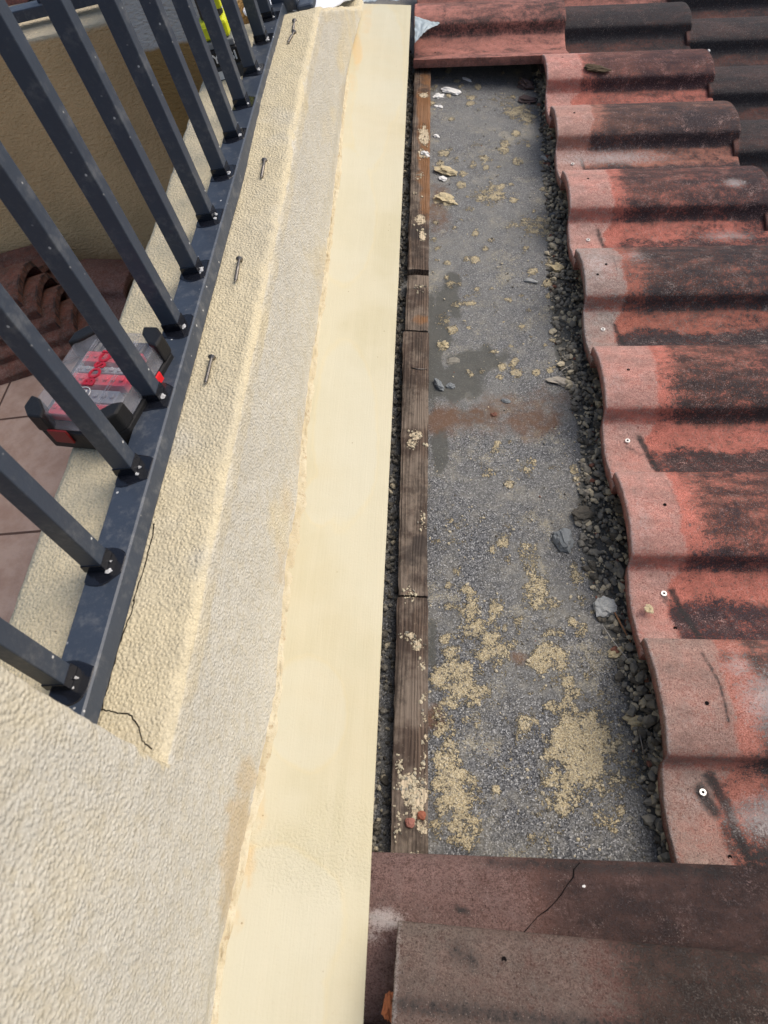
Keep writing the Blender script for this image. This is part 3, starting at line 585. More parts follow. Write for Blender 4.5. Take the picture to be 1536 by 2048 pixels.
# pillar side of the notch: taller wall near the camera, flush with the outer face
pz = fr(.12, 1.35, .0085); py = fr(-.75, .150, .0085) + [.155, .1585, .160]
b0 = len(wall.v)
for y in py:
    sx, sz = seam_x(min(y, 2.3))
    for i, z in enumerate(pz):
        t = sm(0, .06, z - sz); x = (sx - .002) + (XA - sx + .002) * t
        e = {.155: .0006, .1585: .0025, .160: .006}.get(y, 0)
        d = .0016 * nz((x, y, z), 12, 1) + .0013 * nz((x, y, z), 45, 2) + .0009 * nz((x, y, z), 110, 3)
        yy = y + (.0018 * nz((0, 0, z), 60, 4) + .0012 * nz((0, 0, z), 140, 4) if y > .15 else 0)
        wall.v.append((x + d - (e if z > ZS - .004 else -.0006), yy, z if i else sz - .01))
nzc = len(pz)
for j in range(len(py) - 1):
    for i in range(nzc - 1): a = b0 + j * nzc + i; wall.f.append((a, a + nzc, a + nzc + 1, a + 1))
e0 = b0 + (len(py) - 1) * nzc; b1 = len(wall.v)
for i in range(nzc): wall.v.append((XI, .1600, wall.v[e0 + i][2]))
for i in range(nzc - 1): wall.f.append((e0 + i, b1 + i, b1 + i + 1, e0 + i + 1))
b2 = len(wall.v); wall.v += [(XI, -.75, -.33), (XI, .160, -.33), (XI, .160, 1.35), (XI, -.75, 1.35), (XA - .01, .158, 1.352), (XA, -.75, 1.352)]
wall.f += [(b2, b2 + 1, b2 + 2, b2 + 3), (b2 + 3, b2 + 2, b2 + 4, b2 + 5)]
wall.mi = [0] * len(wall.f)
wo = wall.build('parapet_wall', M_WALL, None, None, True)
BRS = [(495, 1560, 22, 50, .8), (478, 1640, 26, 70, .9), (465, 1730, 26, 80, .9), (455, 1820, 20, 60, .8), (645, 560, 12, 60, .45), (600, 880, 14, 70, .45), (575, 1000, 16, 50, .55), (560, 1130, 16, 60, .55), (672, 350, 10, 60, .4), (690, 200, 12, 60, .5), (640, 540, 22, 40, .25)]
YLW = [(640, 520, 30, 50, .5), (660, 250, 20, 60, .4), (600, 620, 40, 30, .35), (560, 1050, 26, 90, .5), (700, 40, 20, 60, .6), (625, 300, 20, 80, .25), (690, 100, 18, 60, .7)]
CRK = [];CRKL = [[(203, 1420), (225, 1423), (240, 1428), (262, 1430), (275, 1448), (285, 1482), (292, 1490), (310, 1502)], [(270, 1200), (262, 1230), (250, 1262), (236, 1300), (232, 1320), (222, 1345), (218, 1372), (208, 1395), (205, 1430)], [(268, 1205), (290, 1130), (305, 1080), (312, 1040)]]
def wp(co):
    p = px(co); up = (co.z > ztop(co.y) - .006) and co.y > .155 and co.z < .42
    y = .95 if up else .05
    if co.y > .155 and ztop(co.y) - .03 < co.z < ztop(co.y) - .006: y = .5
    if co.y < .165 and not up: y = .12 + .3 * sm(.3, .6, co.z)
    y = max(y, blobs(p, YLW)) if not up else y - .35 * max(0, nz(co, 11, 5))
    c = 0
    if up:
        for cr in CRK:
            for a, b in zip(cr, cr[1:]):
                d = seg_d(p, a, b)
                if d < 8: c = max(c, 1.15 * math.exp(-(d / 2.6) ** 2))
    return (y, blobs(p, BRS, .5) if not up else .25 * max(0, nz(co, 9, 8)), c)
paint(wo, wp)
M_CRK = plain('crack_shadow', (.02, .017, .013), .95, .1)
for cr in CRKL:
    pts = []; pr = []
    for (a, b) in zip(cr, cr[1:]):
        for t in (0, .25, .5, .75):
            q = PW(a[0] + (b[0] - a[0]) * t + random.uniform(-1.5, 1.5), a[1] + (b[1] - a[1]) * t + random.uniform(-1.5, 1.5), 2, ztop(PW(*a, 2, ZS).y))
            d = .0016 * nz((q.x, q.y, q.z), 12, 1) + .0013 * nz((q.x, q.y, q.z), 45, 2) + .0009 * nz((q.x, q.y, q.z), 110, 3)
            pts.append((q.x, q.y, q.z + d - .0001)); pr.append(.0006 + .0006 * abs(noise.noise(q * 60)))
    cm = MB(); cm.tube(pts, pr, 6); cm.build('crack', M_CRK, wo)
tag(wo, 'low cream stucco parapet wall with a tall pillar at its near end, railing on top', 'wall')

# ------------------------------------------------------------------ railing
rl = empty('terrace_railing', (-.214, .9, .371))
tag(rl, 'dark blue grey steel railing with square balusters on the near parapet', 'railing')
rb = MB()
# angle profile with a slightly uneven outer edge
ysr = fr(.165, 1.71, .02)
for y in ysr:
    w = .0012 * nz((0, y, 0), 7, 3)
    for (x, z) in ((-.2345, .3725), (-.2365, .3745), (-.2365, .3935), (-.2345, .3955), (-.1965, .3955), (-.1945, .3935), (-.1925 + w, .3760), (-.1925 + w, .3725)):
        rb.v.append((x, y, z))
for j in range(len(ysr) - 1):
    for i in range(8): rb.f.append((j * 8 + i, j * 8 + (i + 1) % 8, (j + 1) * 8 + (i + 1) % 8, (j + 1) * 8 + i))
rb.f += [tuple(range(8)), tuple((len(ysr) - 1) * 8 + i for i in range(7, -1, -1))]; rb.mi = [0] * len(rb.f)
inv = Matrix.Translation(-rl.location)
def child(mb, name, mt, par, smooth=False, bevel=0, wloc=None):
    loc = Vector(wloc) if wloc is not None else Vector(par.matrix_world.translation)
    mb.v = [tuple(Vector(v) - loc) for v in mb.v]
    o = mb.build(name, mt, None, None, smooth, bevel); o.parent = par
    o.matrix_parent_inverse = Matrix.Identity(4); o.location = loc - Vector(par.matrix_world.translation); return o
bpy.context.view_layer.update()
child(rb, 'bottom_rail', M_RAIL, rl)
tr = MB(); tr.box(-.240, .165, 1.255, -.196, 1.71, 1.285); child(tr, 'top_rail', M_RAIL, rl, bevel=.002)
BY = [.221, .347, .472, .583, .708, .825, .951, 1.071, 1.184, 1.292, 1.412, 1.539, 1.642]
for i, y in enumerate(BY):
    bb = MB(); x0 = -.2315 + (.0 if i > 2 else -.005); x0 += .0008 * ((i * 7) % 3 - 1)
    bb.box(x0, y, .3955, x0 + .0225, y + .020, 1.256)
    bar = child(bb, 'baluster', M_RAIL, rl, bevel=.0013, wloc=(x0 + .009, y + .008, .3955)); bpy.context.view_layer.update()
    wl = MB(); pts = []
    cx, cy = x0 + .016, y + .006
    for q in range(28):
        a = q / 28 * 6.28318; r = 1 + .07 * math.sin(3 * a + i) + .05 * math.sin(5 * a + 2 * i)
        pts.append((max(-.2362, min(-.1955, cx + .031 * r * math.cos(a))), cy + .0235 * r * math.sin(a)))
    wl.prism(pts, .3956, .3966, 0, .06)
    wl.prism([(x0 - .0014, y - .0016), (x0 + .0240, y - .0016), (x0 + .0240, y + .0215), (x0 - .0014, y + .0215)], .3965, .4075, 0, .04)
    weld = child(wl, 'weld_patch', M_WELD, bar, bevel=.0008, wloc=(cx, cy, .3956)); bpy.context.view_layer.update()
    ch = MB(); random.seed(i + 30)
    for q in range(2 + (i % 3)):
        ch.rock((x0 + .025 + random.uniform(-.001, .003), y + random.uniform(-.004, .010), .3975), random.uniform(.0012, .0034), .35, i + q, 1, 0, .8)
    child(ch, 'paint_chip', M_CHIP, weld, wloc=(cx, cy, .397))
ep = MB(); ep.box(-.222, 1.712, .372, -.168, 1.742, 1.285); child(ep, 'end_post', M_RAIL, rl, bevel=.004)
fo = MB(); fo.box(-.1675, 1.690, .372, -.130, 1.735, .388); child(fo, 'post_foot', M_RAIL, rl, bevel=.006)

# ------------------------------------------------------------------ loose screws on the wall top
def screw(a, b, label, mt=M_STEEL, z=.3745):
    A, B = PW(*a, 2, z), PW(*b, 2, z); d = (B - A); L = d.length; d.normalize()
    e = empty('loose_screw', A); tag(e, label, 'screw', 'screws lying on the wall top'); bpy.context.view_layer.update()
    h = MB(); h.tube([A, A + d * .0008, A + d * .0038], [.0052, .0052, .0022], 16); child(h, 'head', mt, e)
    s = MB(); pts, rad = [], []; n = 90
    for i in range(n + 1):
        t = i / n; r = .0022
        if t > .3: r = .0016 + .0011 * abs(math.sin((t - .3) * 58))
        if t > .92: r *= max(.05, (1 - t) / .08)
        pts.append(A + d * (.0036 + (L - .0036) * t) + Vector((0, 0, .0004))); rad.append(r)
    s.tube(pts, rad, 10); child(s, 'shank', mt, e, True)
screw((424, 714), (411, 768), 'nearest loose screw, lying on the rough wall top below the others')
screw((479, 518), (471, 564), 'second loose screw from the near end of the wall top')
screw((529, 321), (523, 356), 'third loose screw from the near end, above a small dark pit in the stucco')
screw((583, 94), (566, 120), 'single tilted rusty screw just below the pair at the far end')
screw((588, 64), (576, 86), 'lower screw of the touching pair by the railing post', z=.384)
screw((589, 42), (586, 62), 'upper screw of the touching pair by the railing post', z=.384)

# ------------------------------------------------------------------ terrace below: floor, far wall, pillar
ZF = -.30
def m_floor():
    m = Mt('terrace_tiles', .7, .35); br = m.n('ShaderNodeTexBrick', offset=0.0); m.l(m.co, br.inputs[0]); br.inputs['Scale'].default_value = 1
    br.inputs['Mortar Size'].default_value = .004; br.inputs['Brick Width'].default_value = .40; br.inputs['Row Height'].default_value = .40; br.inputs['Mortar Smooth'].default_value = .3
    n = m.noise(14, 5, .65); n2 = m.noise(120, 4)
    c = m.mix(m.thr(n, .35, .65), (.33, .215, .16), (.42, .30, .235)); c = m.mix(m.math('MULTIPLY', m.thr(n2, .45, .7), .25), c, (.36, .27, .23))
    c = m.mix(br.outputs['Fac'], c, (.09, .05, .035)); return m.out(c, .7, m.bump(m.math('SUBTRACT', m.noise(60, 4), br.outputs['Fac']), .002))
fl_ = MB(); fl_.add([(-.352, -1.300 + .40 * 0, 0), (-.352, 1.2, 0), (-6, 1.2, 0), (-6, -1.3, 0)], [(0, 1, 2, 3)])
f_o = MB(); f_o.add([(.91, -2.9, 0), (.91, .65, 0), (-5, .65, 0), (-5, -2.9, 0)], [(0, 1, 2, 3)])
fo_ = f_o.build('terrace_floor', m_floor(), None, Matrix.Translation((-1.248, 1.30, ZF))); tag(fo_, kind='structure', label='pinkish brown terracotta terrace floor with thin dark joints')
gr = MB(); gr.add([(-80, -80, 0), (80, -80, 0), (80, 80, 0), (-80, 80, 0)], [(0, 1, 2, 3)])
go = gr.build('ground', plain('distant_ground', (.12, .115, .09), .95, .1, .3, .5), None, Matrix.Translation((0, 0, -5))); tag(go, kind='structure')

def m_tanwall(name, base, cap, zc):
    m = Mt(name, .92, .2); z = m.sep()[2]; g = m.noise(95, 3, .55, m.scale(1, 1, 1.9)); f = m.thr(m.math('ADD', z, m.math('MULTIPLY', m.noise(60, 3), .01)), zc - .002, zc + .008)
    c = m.mix(m.thr(m.noise(4, 4), .35, .65), base, tuple(x * .82 for x in base)); c = m.mix(f, c, cap)
    return m.out(c, .92, m.bump(g, .006))
fw = MB(); xs_ = fr(-3.2, -.50, .012)
o1 = MB(); o1.box(-3.2, 1.92, -.33, -.50, 2.14, .368)
o1.box(-3.2, 1.9205, .3, -.5, 2.1395, .3705)
wal2 = MB(); wal2.box(-3.2, 1.92, -.33, -.545, 2.14, .37)
w2 = wal2.build('terrace_far_wall', m_tanwall('tan_render', (.74, .50, .25), (.62, .53, .37), .362), None, None, bevel=.006)
tag(w2, 'shaded tan rendered wall across the far end of the terrace with a cream top', 'wall')
p2 = MB(); p2.box(-.545, 1.722, -.33, -.412, 2.1, .72); p2.box(-.4125, 1.735, -.33, -.343, 2.1, .60)
w3 = p2.build('stucco_pillar', m_tanwall('two_tone_render', (.36, .225, .085), (.52, .51, .48), .362), None, None, bevel=.004)  # foot coloured darker and browner than the stucco above
tag(w3, 'pillar of rough grey white stucco above a brown foot, beside the drill', 'pillar')
# far railing on the tan wall
fr_ = empty('far_railing', (-1.2, 2.0, .372)); tag(fr_, 'dark steel railing standing on the cream top of the tan wall', 'railing'); bpy.context.view_layer.update()
q = MB(); q.box(-3.2, 1.985, .386, -.545, 2.03, .412); child(q, 'bottom_rail', M_RAIL, fr_, bevel=.002)
q = MB(); q.box(-3.2, 1.985, 1.25, -.545, 2.03, 1.28); child(q, 'top_rail', M_RAIL, fr_, bevel=.002)
for i in range(9):
    x = -.868 - .118 * (i - 2); q = MB(); q.box(x, 2.0, .4125, x + .018, 2.016, 1.25); child(q, 'baluster', M_RAIL, fr_, bevel=.001)
for i, (x, y, a) in enumerate(((-.93, 2.20, 1.5), (-1.25, 2.22, 1.45))):
    o = tile_mesh(.4, 90 + i, .012).build('roof_tile', T8, None, Matrix.Translation((x, y, .40)) @ Matrix.Rotation(a, 4, 'Z') @ Matrix.Rotation(.15, 4, 'Y'), True)
    paint(o, lambda co: (.1, .4, .3)); paint(o, lambda co: (0, 0, 0), 'paint2')
    tag(o, ('pinkish roof tile end peeping over the far railing at the top left corner', 'pinkish roof tile outside the picture beyond the far railing')[i], 'roof tile')
br_ = MB(); br_.box(-3.2, 2.142, .1, -.55, 2.9, .37); b_o = br_.build('ledge', plain('ledge_render', (.30, .26, .2), .9, .2, .2, 20, .002)); tag(b_o, 'low ledge behind the far railing carrying roof tiles', 'ledge')

# white membrane and end block at the far end of the wall top
def crumple(name, pts, mt, thick, seed, amp, label, cat, mat=None):
    # pts: 4 corners (roof or world), bilinear sheet with folds
    a, b, c, d = [Vector(p) for p in pts]; n = 26; mb = MB()
    for j in range(n):
        for i in range(n):
            s, t = i / (n - 1), j / (n - 1); s2 = s + .03 * nz((t * 5, 0, 0), 1.4, seed) ; p = a.lerp(b, s2).lerp(d.lerp(c, s2), t + .04 * nz((s * 6, 0, 0), 1.3, seed + 2))
            h = abs(nz((s * 3, t * 3, 0), 1.1, seed)) + .5 * abs(nz((s * 7, t * 5, 0), 1.2, seed + 1))
            mb.v.append((p.x, p.y, p.z + amp * h))
    mb.f = [(j * n + i, j * n + i + 1, (j + 1) * n + i + 1, (j + 1) * n + i) for j in range(n - 1) for i in range(n - 1)]; mb.mi = [0] * len(mb.f)
    o = mb.build(name, mt, None, mat, True); sdm = o.modifiers.new('s', 'SOLIDIFY'); sdm.thickness = thick
    tag(o, label, cat); return o
M_MEMB = plain('grey_membrane', (.36, .42, .44), .45, .45, .2, 40, .0012)
M_WMEMB = plain('white_membrane', (.74, .77, .82), .55, .4, .1, 90, .003)
crumple('membrane_scrap', [P(829, 88, .108), P(852, 62, .122), P(880, 48, .118), P(829, 34, .108)], M_MEMB, .001, 3, .007, 'torn bluish grey membrane scrap poking from under the flashing onto the red tile', 'membrane', ROOF)
crumple('white_membrane', [(-.30, 1.76, .375), (-.135, 1.70, .368), (-.135, 2.5, .10), (-.30, 2.5, .35)], M_WMEMB, .003, 8, .015, 'crinkled white waterproof coating at the far end of the parapet', 'membrane')
crumple('grey_sheet', [P(690, 10, .10), P(800, 2, .10), P(830, -60, .11), P(700, -60, .12)], M_MEMB, .001, 5, .02, 'wrinkled grey sheet behind the far end of the flashing', 'membrane', ROOF)

# ------------------------------------------------------------------ bit case
cs_o = empty('bit_case'); bx = Matrix.Translation((-.287, .612, .3735)) @ Matrix.Rotation(math.radians(-13), 4, 'Z'); cs_o.matrix_world = bx
tag(cs_o, 'black and clear drill bit case with red trays wedged behind the railing', 'tool case')
M_BLK = plain('black_plastic', (.010, .010, .011), .5, .35, .2, 80, .0004)
M_RED = plain('red_tray', (.72, .06, .09), .5, .4, .1, 80)
M_REDL = plain('red_latch', (.70, .01, .015), .35, .5, .1, 80)
M_GREYP = plain('grey_tray', (.33, .33, .36), .5, .4, .1, 80)
M_LET = plain('red_lettering', (.42, .012, .03), .45, .5, .05, 80)
def m_lid():
    m = Mt('hazy_lid', .12, .6); tr = m.n('ShaderNodeBsdfTransparent'); mx = m.n('ShaderNodeMixShader'); outn = [n for n in m.nt.nodes if n.type == 'OUTPUT_MATERIAL'][0]
    m.b.inputs['Base Color'].default_value = (.42, .42, .45, 1); m.setin(mx.inputs[0], m.math('ADD', .2, m.math('MULTIPLY', m.thr(m.noise(30, 3), .4, .6), .12)))
    m.l(tr.outputs[0], mx.inputs[1]); m.l(m.b.outputs[0], mx.inputs[2]); m.l(mx.outputs[0], outn.inputs[0]); m.l(m.bump(m.noise(50, 3), .0006), m.b.inputs['Normal']); return m.m
M_LID = m_lid()
X2, Y2 = .067, .078
def cchild(mb, name, mt, bev=0, sm_=False, par=None):
    o = mb.build(name, mt, None, None, sm_, bev); o.parent = par or cs_o; return o
q = MB(); q.box(-X2, -Y2, 0, X2, Y2, .030, ch=.016); cchild(q, 'base_shell', M_BLK, .002)
q = MB(); q.box(-X2 + .002, -Y2 + .002, .0301, X2 - .002, Y2 - .002, .0303, ch=.015); cchild(q, 'seam_band', M_BLK)
for sx in (-1, 1):
    for sy in (-1, 1):
        q = MB(); c = .020
        pts = [(sx * (X2 + .001), sy * (Y2 - c - .014)), (sx * (X2 + .001), sy * (Y2 - .014)), (sx * (X2 - .014), sy * (Y2 + .001)), (sx * (X2 - c - .016), sy * (Y2 + .001)), (sx * (X2 - c - .012), sy * (Y2 - .012)), (sx * (X2 - .013), sy * (Y2 - c - .010))]
        if sx * sy < 0: pts = pts[::-1]
        q.prism(pts, .0305, .058, 0, .05); cchild(q, 'corner_bumper', M_BLK, .0025)
for y0, y1, mt in ((-.060, -.040, M_RED), (-.038, -.018, M_GREYP), (-.010, .008, M_RED), (.010, .020, M_GREYP), (.028, .046, M_RED)):
    q = MB(); q.box(-.045, y0, .0305, .040, y1, .043)
    for kx in range(7): q.tube([(-.038 + kx * .012, (y0 + y1) / 2, .043), (-.038 + kx * .012, (y0 + y1) / 2, .046)], .0035, 8)
    cchild(q, 'bit_tray', mt, .001)
for kx in range(6):
    q = MB(); q.tube([(-.036 + kx * .014, .047, .040), (-.034 + kx * .014, .062, .041)], [.0035, .002], 8); cchild(q, 'drill_bit', M_STEEL)
q = MB()
lp = [(-X2 + .002, -Y2 + .018), (-X2 + .018, -Y2 + .003), (X2 - .018, -Y2 + .003), (X2 - .002, -Y2 + .018), (X2 - .002, Y2 - .018), (X2 - .018, Y2 - .003), (-X2 + .018, Y2 - .003), (-X2 + .002, Y2 - .018)]
q.prism(lp, .0306, .0540, 0, .06); lid = cchild(q, 'clear_lid', M_LID, .002)
q = MB(); q.box(-.030, -.055, .0542, -.028, .055, .0552); q.box(-.026, -.055, .0542, -.0248, .055, .0550); q.box(.030, -.05, .0542, .0318, .055, .0556); q.box(.034, -.05, .0542, .0352, .055, .055); q.box(.030, -.052, .0542, .056, -.050, .0552); cchild(q, 'moulded_rib', M_LID, 0, False, lid)
q = MB(); q.box(X2 + .0002, .004, .018, X2 + .003, .026, .034); cchild(q, 'latch', M_REDL, .001)
q = MB(); q.box(-.038, -Y2 - .0032, .014, -.010, -Y2 - .0002, .036); cchild(q, 'front_latch', plain('dark_red_latch', (.20, .012, .012), .45, .5), .001)
def text(s, size, mt, loc, rot, par, ext=.0006, name='lettering', bold=.0):
    cu = bpy.data.curves.new(name, 'FONT'); cu.body = s; cu.size = size; cu.extrude = ext; cu.align_x = 'CENTER'; cu.align_y = 'CENTER'; cu.offset = bold
    t = bpy.data.objects.new(name, cu); C.objects.link(t); bpy.context.view_layer.update()
    me = bpy.data.meshes.new_from_object(t.evaluated_get(bpy.context.evaluated_depsgraph_get())); me.name = name
    C.objects.unlink(t); bpy.data.objects.remove(t); me.materials.clear(); me.materials.append(mt)
    o = bpy.data.objects.new(name, me); C.objects.link(o); o.parent = par; o.location = loc; o.rotation_euler = rot; return o
text('BOSCH', .0215, M_LET, (.002, .012, .0552), (0, 0, math.radians(90)), lid, .0007, bold=.0006)
q = MB(); q.tube([(.001 + .011 * math.cos(a * .3307), -.036 + .011 * math.sin(a * .3307), .0548) for a in range(20)], .0006, 6, cap=False); cchild(q, 'ring_emblem', M_WHITE, 0, False, lid)
q = MB(); q.box(-.0040, -.042, .0544, -.0028, -.030, .0554); q.box(.0045, -.042, .0544, .0057, -.030, .0554); q.box(-.004, -.0368, .0544, .0055, -.0356, .0552); cchild(q, 'emblem_bar', M_WHITE, 0, False, lid)

# ------------------------------------------------------------------ cordless tool standing on the wall top
dr = empty('cordless_drill', (-.275, 1.475, .372), (0, 0, math.radians(4))); tag(dr, 'lime yellow and black cordless power tool standing on its battery behind the balusters', 'power tool'); bpy.context.view_layer.update()
M_LIME = plain('lime_plastic', (.62, .66, .02), .4, .5, .08, 80); M_DGR = plain('dark_grey_plastic', (.05, .052, .055), .5, .4, .15, 80, .0003); M_GRP = plain('grey_plastic', (.20, .21, .22), .5, .4, .1, 80)
def dchild(mb, name, mt, bev=.002, par=None): o = mb.build(name, mt, None, None, False, bev); o.parent = par or dr; return o
q = MB(); q.box(-.040, -.035, 0, .036, .045, .034); bat = dchild(q, 'battery_pack', M_DGR, .004)
q = MB(); q.box(-.034, -.0375, .0345, .033, .040, .062); dchild(q, 'battery_top', M_BLK, .003)
q = MB(); q.box(-.032, -.032, .0625, .030, .038, .074); dchild(q, 'battery_seat', M_GRP, .002)
q = MB(); q.box(-.030, -.026, .0745, .026, .034, .104); dchild(q, 'yellow_collar', M_LIME, .006)
q = MB(); q.box(-.0205, -.0285, .080, -.002, -.0262, .098); dchild(q, 'belt_clip_mount', M_LIME, .001)
q = MB(); q.tube([(-.002, .006, .104), (-.004, .006, .16), (-.006, .008, .19)], [.022, .019, .022], 14); dchild(q, 'handle', M_BLK, 0)
q = MB(); q.box(-.002, -.018, .118, .026, -.0, .137); dchild(q, 'trigger', M_LIME, .003)
q = MB(); q.tube([(-.004, -.055, .215), (-.004, -.045, .215), (-.004, .05, .215), (-.004, .085, .212), (-.004, .088, .212)], [.020, .029, .031, .026, .015], 18); dchild(q, 'motor_body', M_LIME, 0)
q = MB(); q.tube([(-.004, -.056, .215), (-.004, -.095, .215), (-.004, -.100, .215)], [.021, .019, .010], 16); dchild(q, 'chuck', M_BLK, 0)
text('RYOBI', .021, M_WHITE, (-.001, -.0382, .0480), (math.radians(90), 0, 0), dr, .0004, bold=.0004)
q = MB(); q.box(-.018, -.0365, .012, .006, -.0352, .026); dchild(q, 'white_label', M_WHITE, 0)
q = MB(); q.box(.0363, -.02, .036, .0371, .012, .056); dchild(q, 'side_label', M_WHITE, 0)

# ------------------------------------------------------------------ pile of old tiles on the terrace
pile_lab = ['topmost curved tile of the pile, its greyish back tilted toward the left', 'second curved tile down in the shaded terrace pile', 'middle curved tile of the shaded terrace pile', 'fourth curved tile down in the shaded terrace pile', 'lowest red curved tile lying on the terrace floor']
MP = m_tile('pile_tile', (.3, .2, .17), (.24, .09, .06), (.15, .09, .07), (.03, .025, .022), .3)
for i in range(5):
    o = tile_mesh(.36, 70 + i, .008).build('old_roof_tile', MP, None, Matrix.Translation((-1.15 + .045 * i, 1.60 - .018 * i, -.142 - .034 * i)) @ Matrix.Rotation(math.radians(182 + 3 * i), 4, 'Z') @ Matrix.Rotation(math.radians(4), 4, 'Y'), True)
    paint(o, lambda co: (.35 + .3 * nz(co, 12, 3), .5 + .4 * nz(co, 20, 1), .25)); paint(o, lambda co: (.7 if co.x < .006 and nz(co, 60, 2) > .05 else 0, .3 * max(0, nz(co, 9, 4)), 0), 'paint2')
    tag(o, pile_lab[i], 'roof tile', 'old tiles piled on the terrace')
o = tile_mesh(.20, 80, .008).build('old_roof_tile', MP, None, Matrix.Translation((-1.08, 1.87, -.23)) @ Matrix.Rotation(math.radians(-8), 4, 'Z') @ Matrix.Rotation(math.radians(6), 4, 'Y'), True)
paint(o, lambda co: (.1, .55, .6)); paint(o, lambda co: (0, 0, 0), 'paint2'); tag(o, 'short greyish brown tile piece leaning at the right end of the pile by the tan wall', 'roof tile', 'old tiles piled on the terrace')

# ------------------------------------------------------------------ rubble
random.seed(11)
HEADU = lambda v: .350
grav = MB()
for k in range(6000):
    v = random.uniform(.09, 2.2); e = edge_in(v); u = random.uniform(e, .385)
    dens = sm(e - .002, e + .02, u)
    if random.random() > .25 + .75 * dens: continue
    s = random.choice((.0015, .0018, .0022, .003, .0026, .0035, .005, .0065)) * random.uniform(.65, 1.25)
    if u > .36: s *= 1.3
    mi = random.choices((0, 3, 1, 2), (6, 2.5, 2.6, .3))[0]
    grav.rock((u, v, s * .5 + (.014 * sm(.335, .38, u)) * random.random()), s, random.uniform(.5, .9), k, 0, mi, .5)
for k in range(2600):   # under the flashing edge
    v = random.uniform(.09, 2.3); u = random.triangular(-.05, .011, -.005); s = random.choice((.0015, .002, .003, .0045)) * random.uniform(.7, 1.3)
    grav.rock((u, v, s * .5 + .010 * random.random() * sm(.012, -.02, u)), s, .7, k, 0, random.choices((0, 3, 1), (4, 6, .5))[0], .5)
for k in range(1500):    # loose crumbs over the felt, denser in places
    v = random.uniform(.12, 2.15); u = random.uniform(.06, .34)
    if nz((u, v, 0), 9, 4) + random.uniform(-.25, .25) < .05: continue
    s = random.choice((.0008, .001, .0013, .002)) * random.uniform(.7, 1.3); grav.rock((u, v, s * .4), s, .6, k, 0, random.choices((0, 3, 1, 2), (2, 2, 5, .4))[0], .5)
for k in range(5200):    # crumbs standing on the mortar spatter
    v = random.uniform(.12, 2.1); u = random.uniform(.06, .34); p = px(W @ Vector((u, v, 0)))
    if random.random() > blobs(p, MOR) * 1.1 - .15: continue
    s = random.choice((.0009, .0012, .0016, .0024)) * random.uniform(.7, 1.3); grav.rock((u, v, felt_z(u, v) + s * .25), s, .6, k, 0, random.choices((0, 1, 3), (1, 8, 1))[0], .6)
for (cx, cy, rx, ry, st_) in BM:      # and on the battens
    for k in range(int(5 + rx * ry / 14)):
        p = P(cx + random.gauss(0, rx * .6), cy + random.gauss(0, ry * .6), .031)
        if .012 < p.x < .052: grav.rock((p.x, p.y, .031), random.choice((.001, .0014, .002, .003)) * random.uniform(.7, 1.2), .6, k, 0, random.choices((0, 1, 3), (1, 8, 1))[0], .6)
go = grav.build('rubble', M_ROCKS, None, ROOF); tag(go, 'dark crumbly mortar rubble lying along the tile heads and the flashing edge', 'rubble', None, 'stuff')
grp = 'stones and mortar bits lying on the felt'
def chunk(x, y, size, mt, label, name='mortar_chunk', cat='mortar chunk', flat=.6, stretch=None, ang=0, rough=.5, n=.0, sub=2):
    p = P(x, y, n + size * flat * .5); m = MB(); random.seed(int(x * 3 + y)); V, Fc = ICO[sub]; st = stretch or (1.2, .9)
    vs = []
    sd_ = x * .13 + y * .07
    for q in V:
        qq = Vector((round(q.x * 2.2) / 2.2, round(q.y * 2.2) / 2.2, q.z)) * .35 + q * .65
        d = 1 + rough * noise.noise(q * 1.6 + Vector((sd_, 1, 2))) + rough * .5 * noise.noise(q * 4 + Vector((sd_, 4, 2)))
        vs.append((qq.x * d * st[0] * size, qq.y * d * st[1] * size, max(-.45, qq.z * d) * flat * size))
    m.add(vs, Fc); o = m.build(name, mt, None, roofmat(p.x, p.y, p.z, ang)); tag(o, label, cat, grp); return o
chunk(1128, 1078, .0165, M_BLUEROCK, 'largest blue grey stone on the felt beside the rubble', 'stone', 'stone', .7, (.85, 1.2), .2)
chunk(1210, 1215, .0150, M_PALEROCK, 'pale grey angular stone nearest the second tile head', 'stone', 'stone', .7, (1.1, 1.1), .5)
chunk(1165, 1030, .0150, M_ROCKS[3], 'dark grey stone just above the blue grey one', 'stone', 'stone', .6, (1.2, 1), .5)
chunk(877, 770, .0095, M_BLUEROCK, 'narrow blue grey stone beside the long grained batten', 'stone', 'stone', .7, (.7, 1.6), .5)
chunk(902, 772, .0070, M_BLUEROCK, 'small flat stone right of the narrow stone by the batten', 'stone', 'stone', .5, (1.2, .9), -.3)
chunk(905, 722, .0090, M_ROCKS[0], 'dark flat lump at the left end of the damp patch', 'stone', 'stone', .3, (1.5, .9), .4)
chunk(1012, 802, .0055, M_BLUEROCK, 'small oval grey pebble above the red chip', 'stone', 'stone', .6, (1.5, .8), -.2)
chunk(988, 829, .0050, M_ROCKS[2], 'tiny brick red chip in the rusty patch', 'tile_chip', 'tile chip', .5, (1.1, .9), .4)
chunk(1125, 765, .017, plain('dusty_mortar', (.40, .36, .30), .95, .2, .3, 120, .002), 'flaky pale mortar slab by the rubble near the third tile head', 'mortar_chunk', 'mortar chunk', .22, (1.3, .55), -.4, .9)
chunk(893, 343, .0200, M_MORTAR, 'long cream mortar lump beside the batten, upper part', 'mortar_chunk', 'mortar chunk', .35, (1.25, .65), -.2, .8)
chunk(889, 400, .0210, M_MORTAR, 'broad crumbly cream mortar lump on rusty felt beside the batten', 'mortar_chunk', 'mortar chunk', .35, (1.1, .75), -.2, .9)
chunk(850, 308, .0100, M_WHITE, 'whitish lump stuck on the rusty batten', 'mortar_chunk', 'mortar chunk', .5, (1.2, .7), -.3, .7, .028)
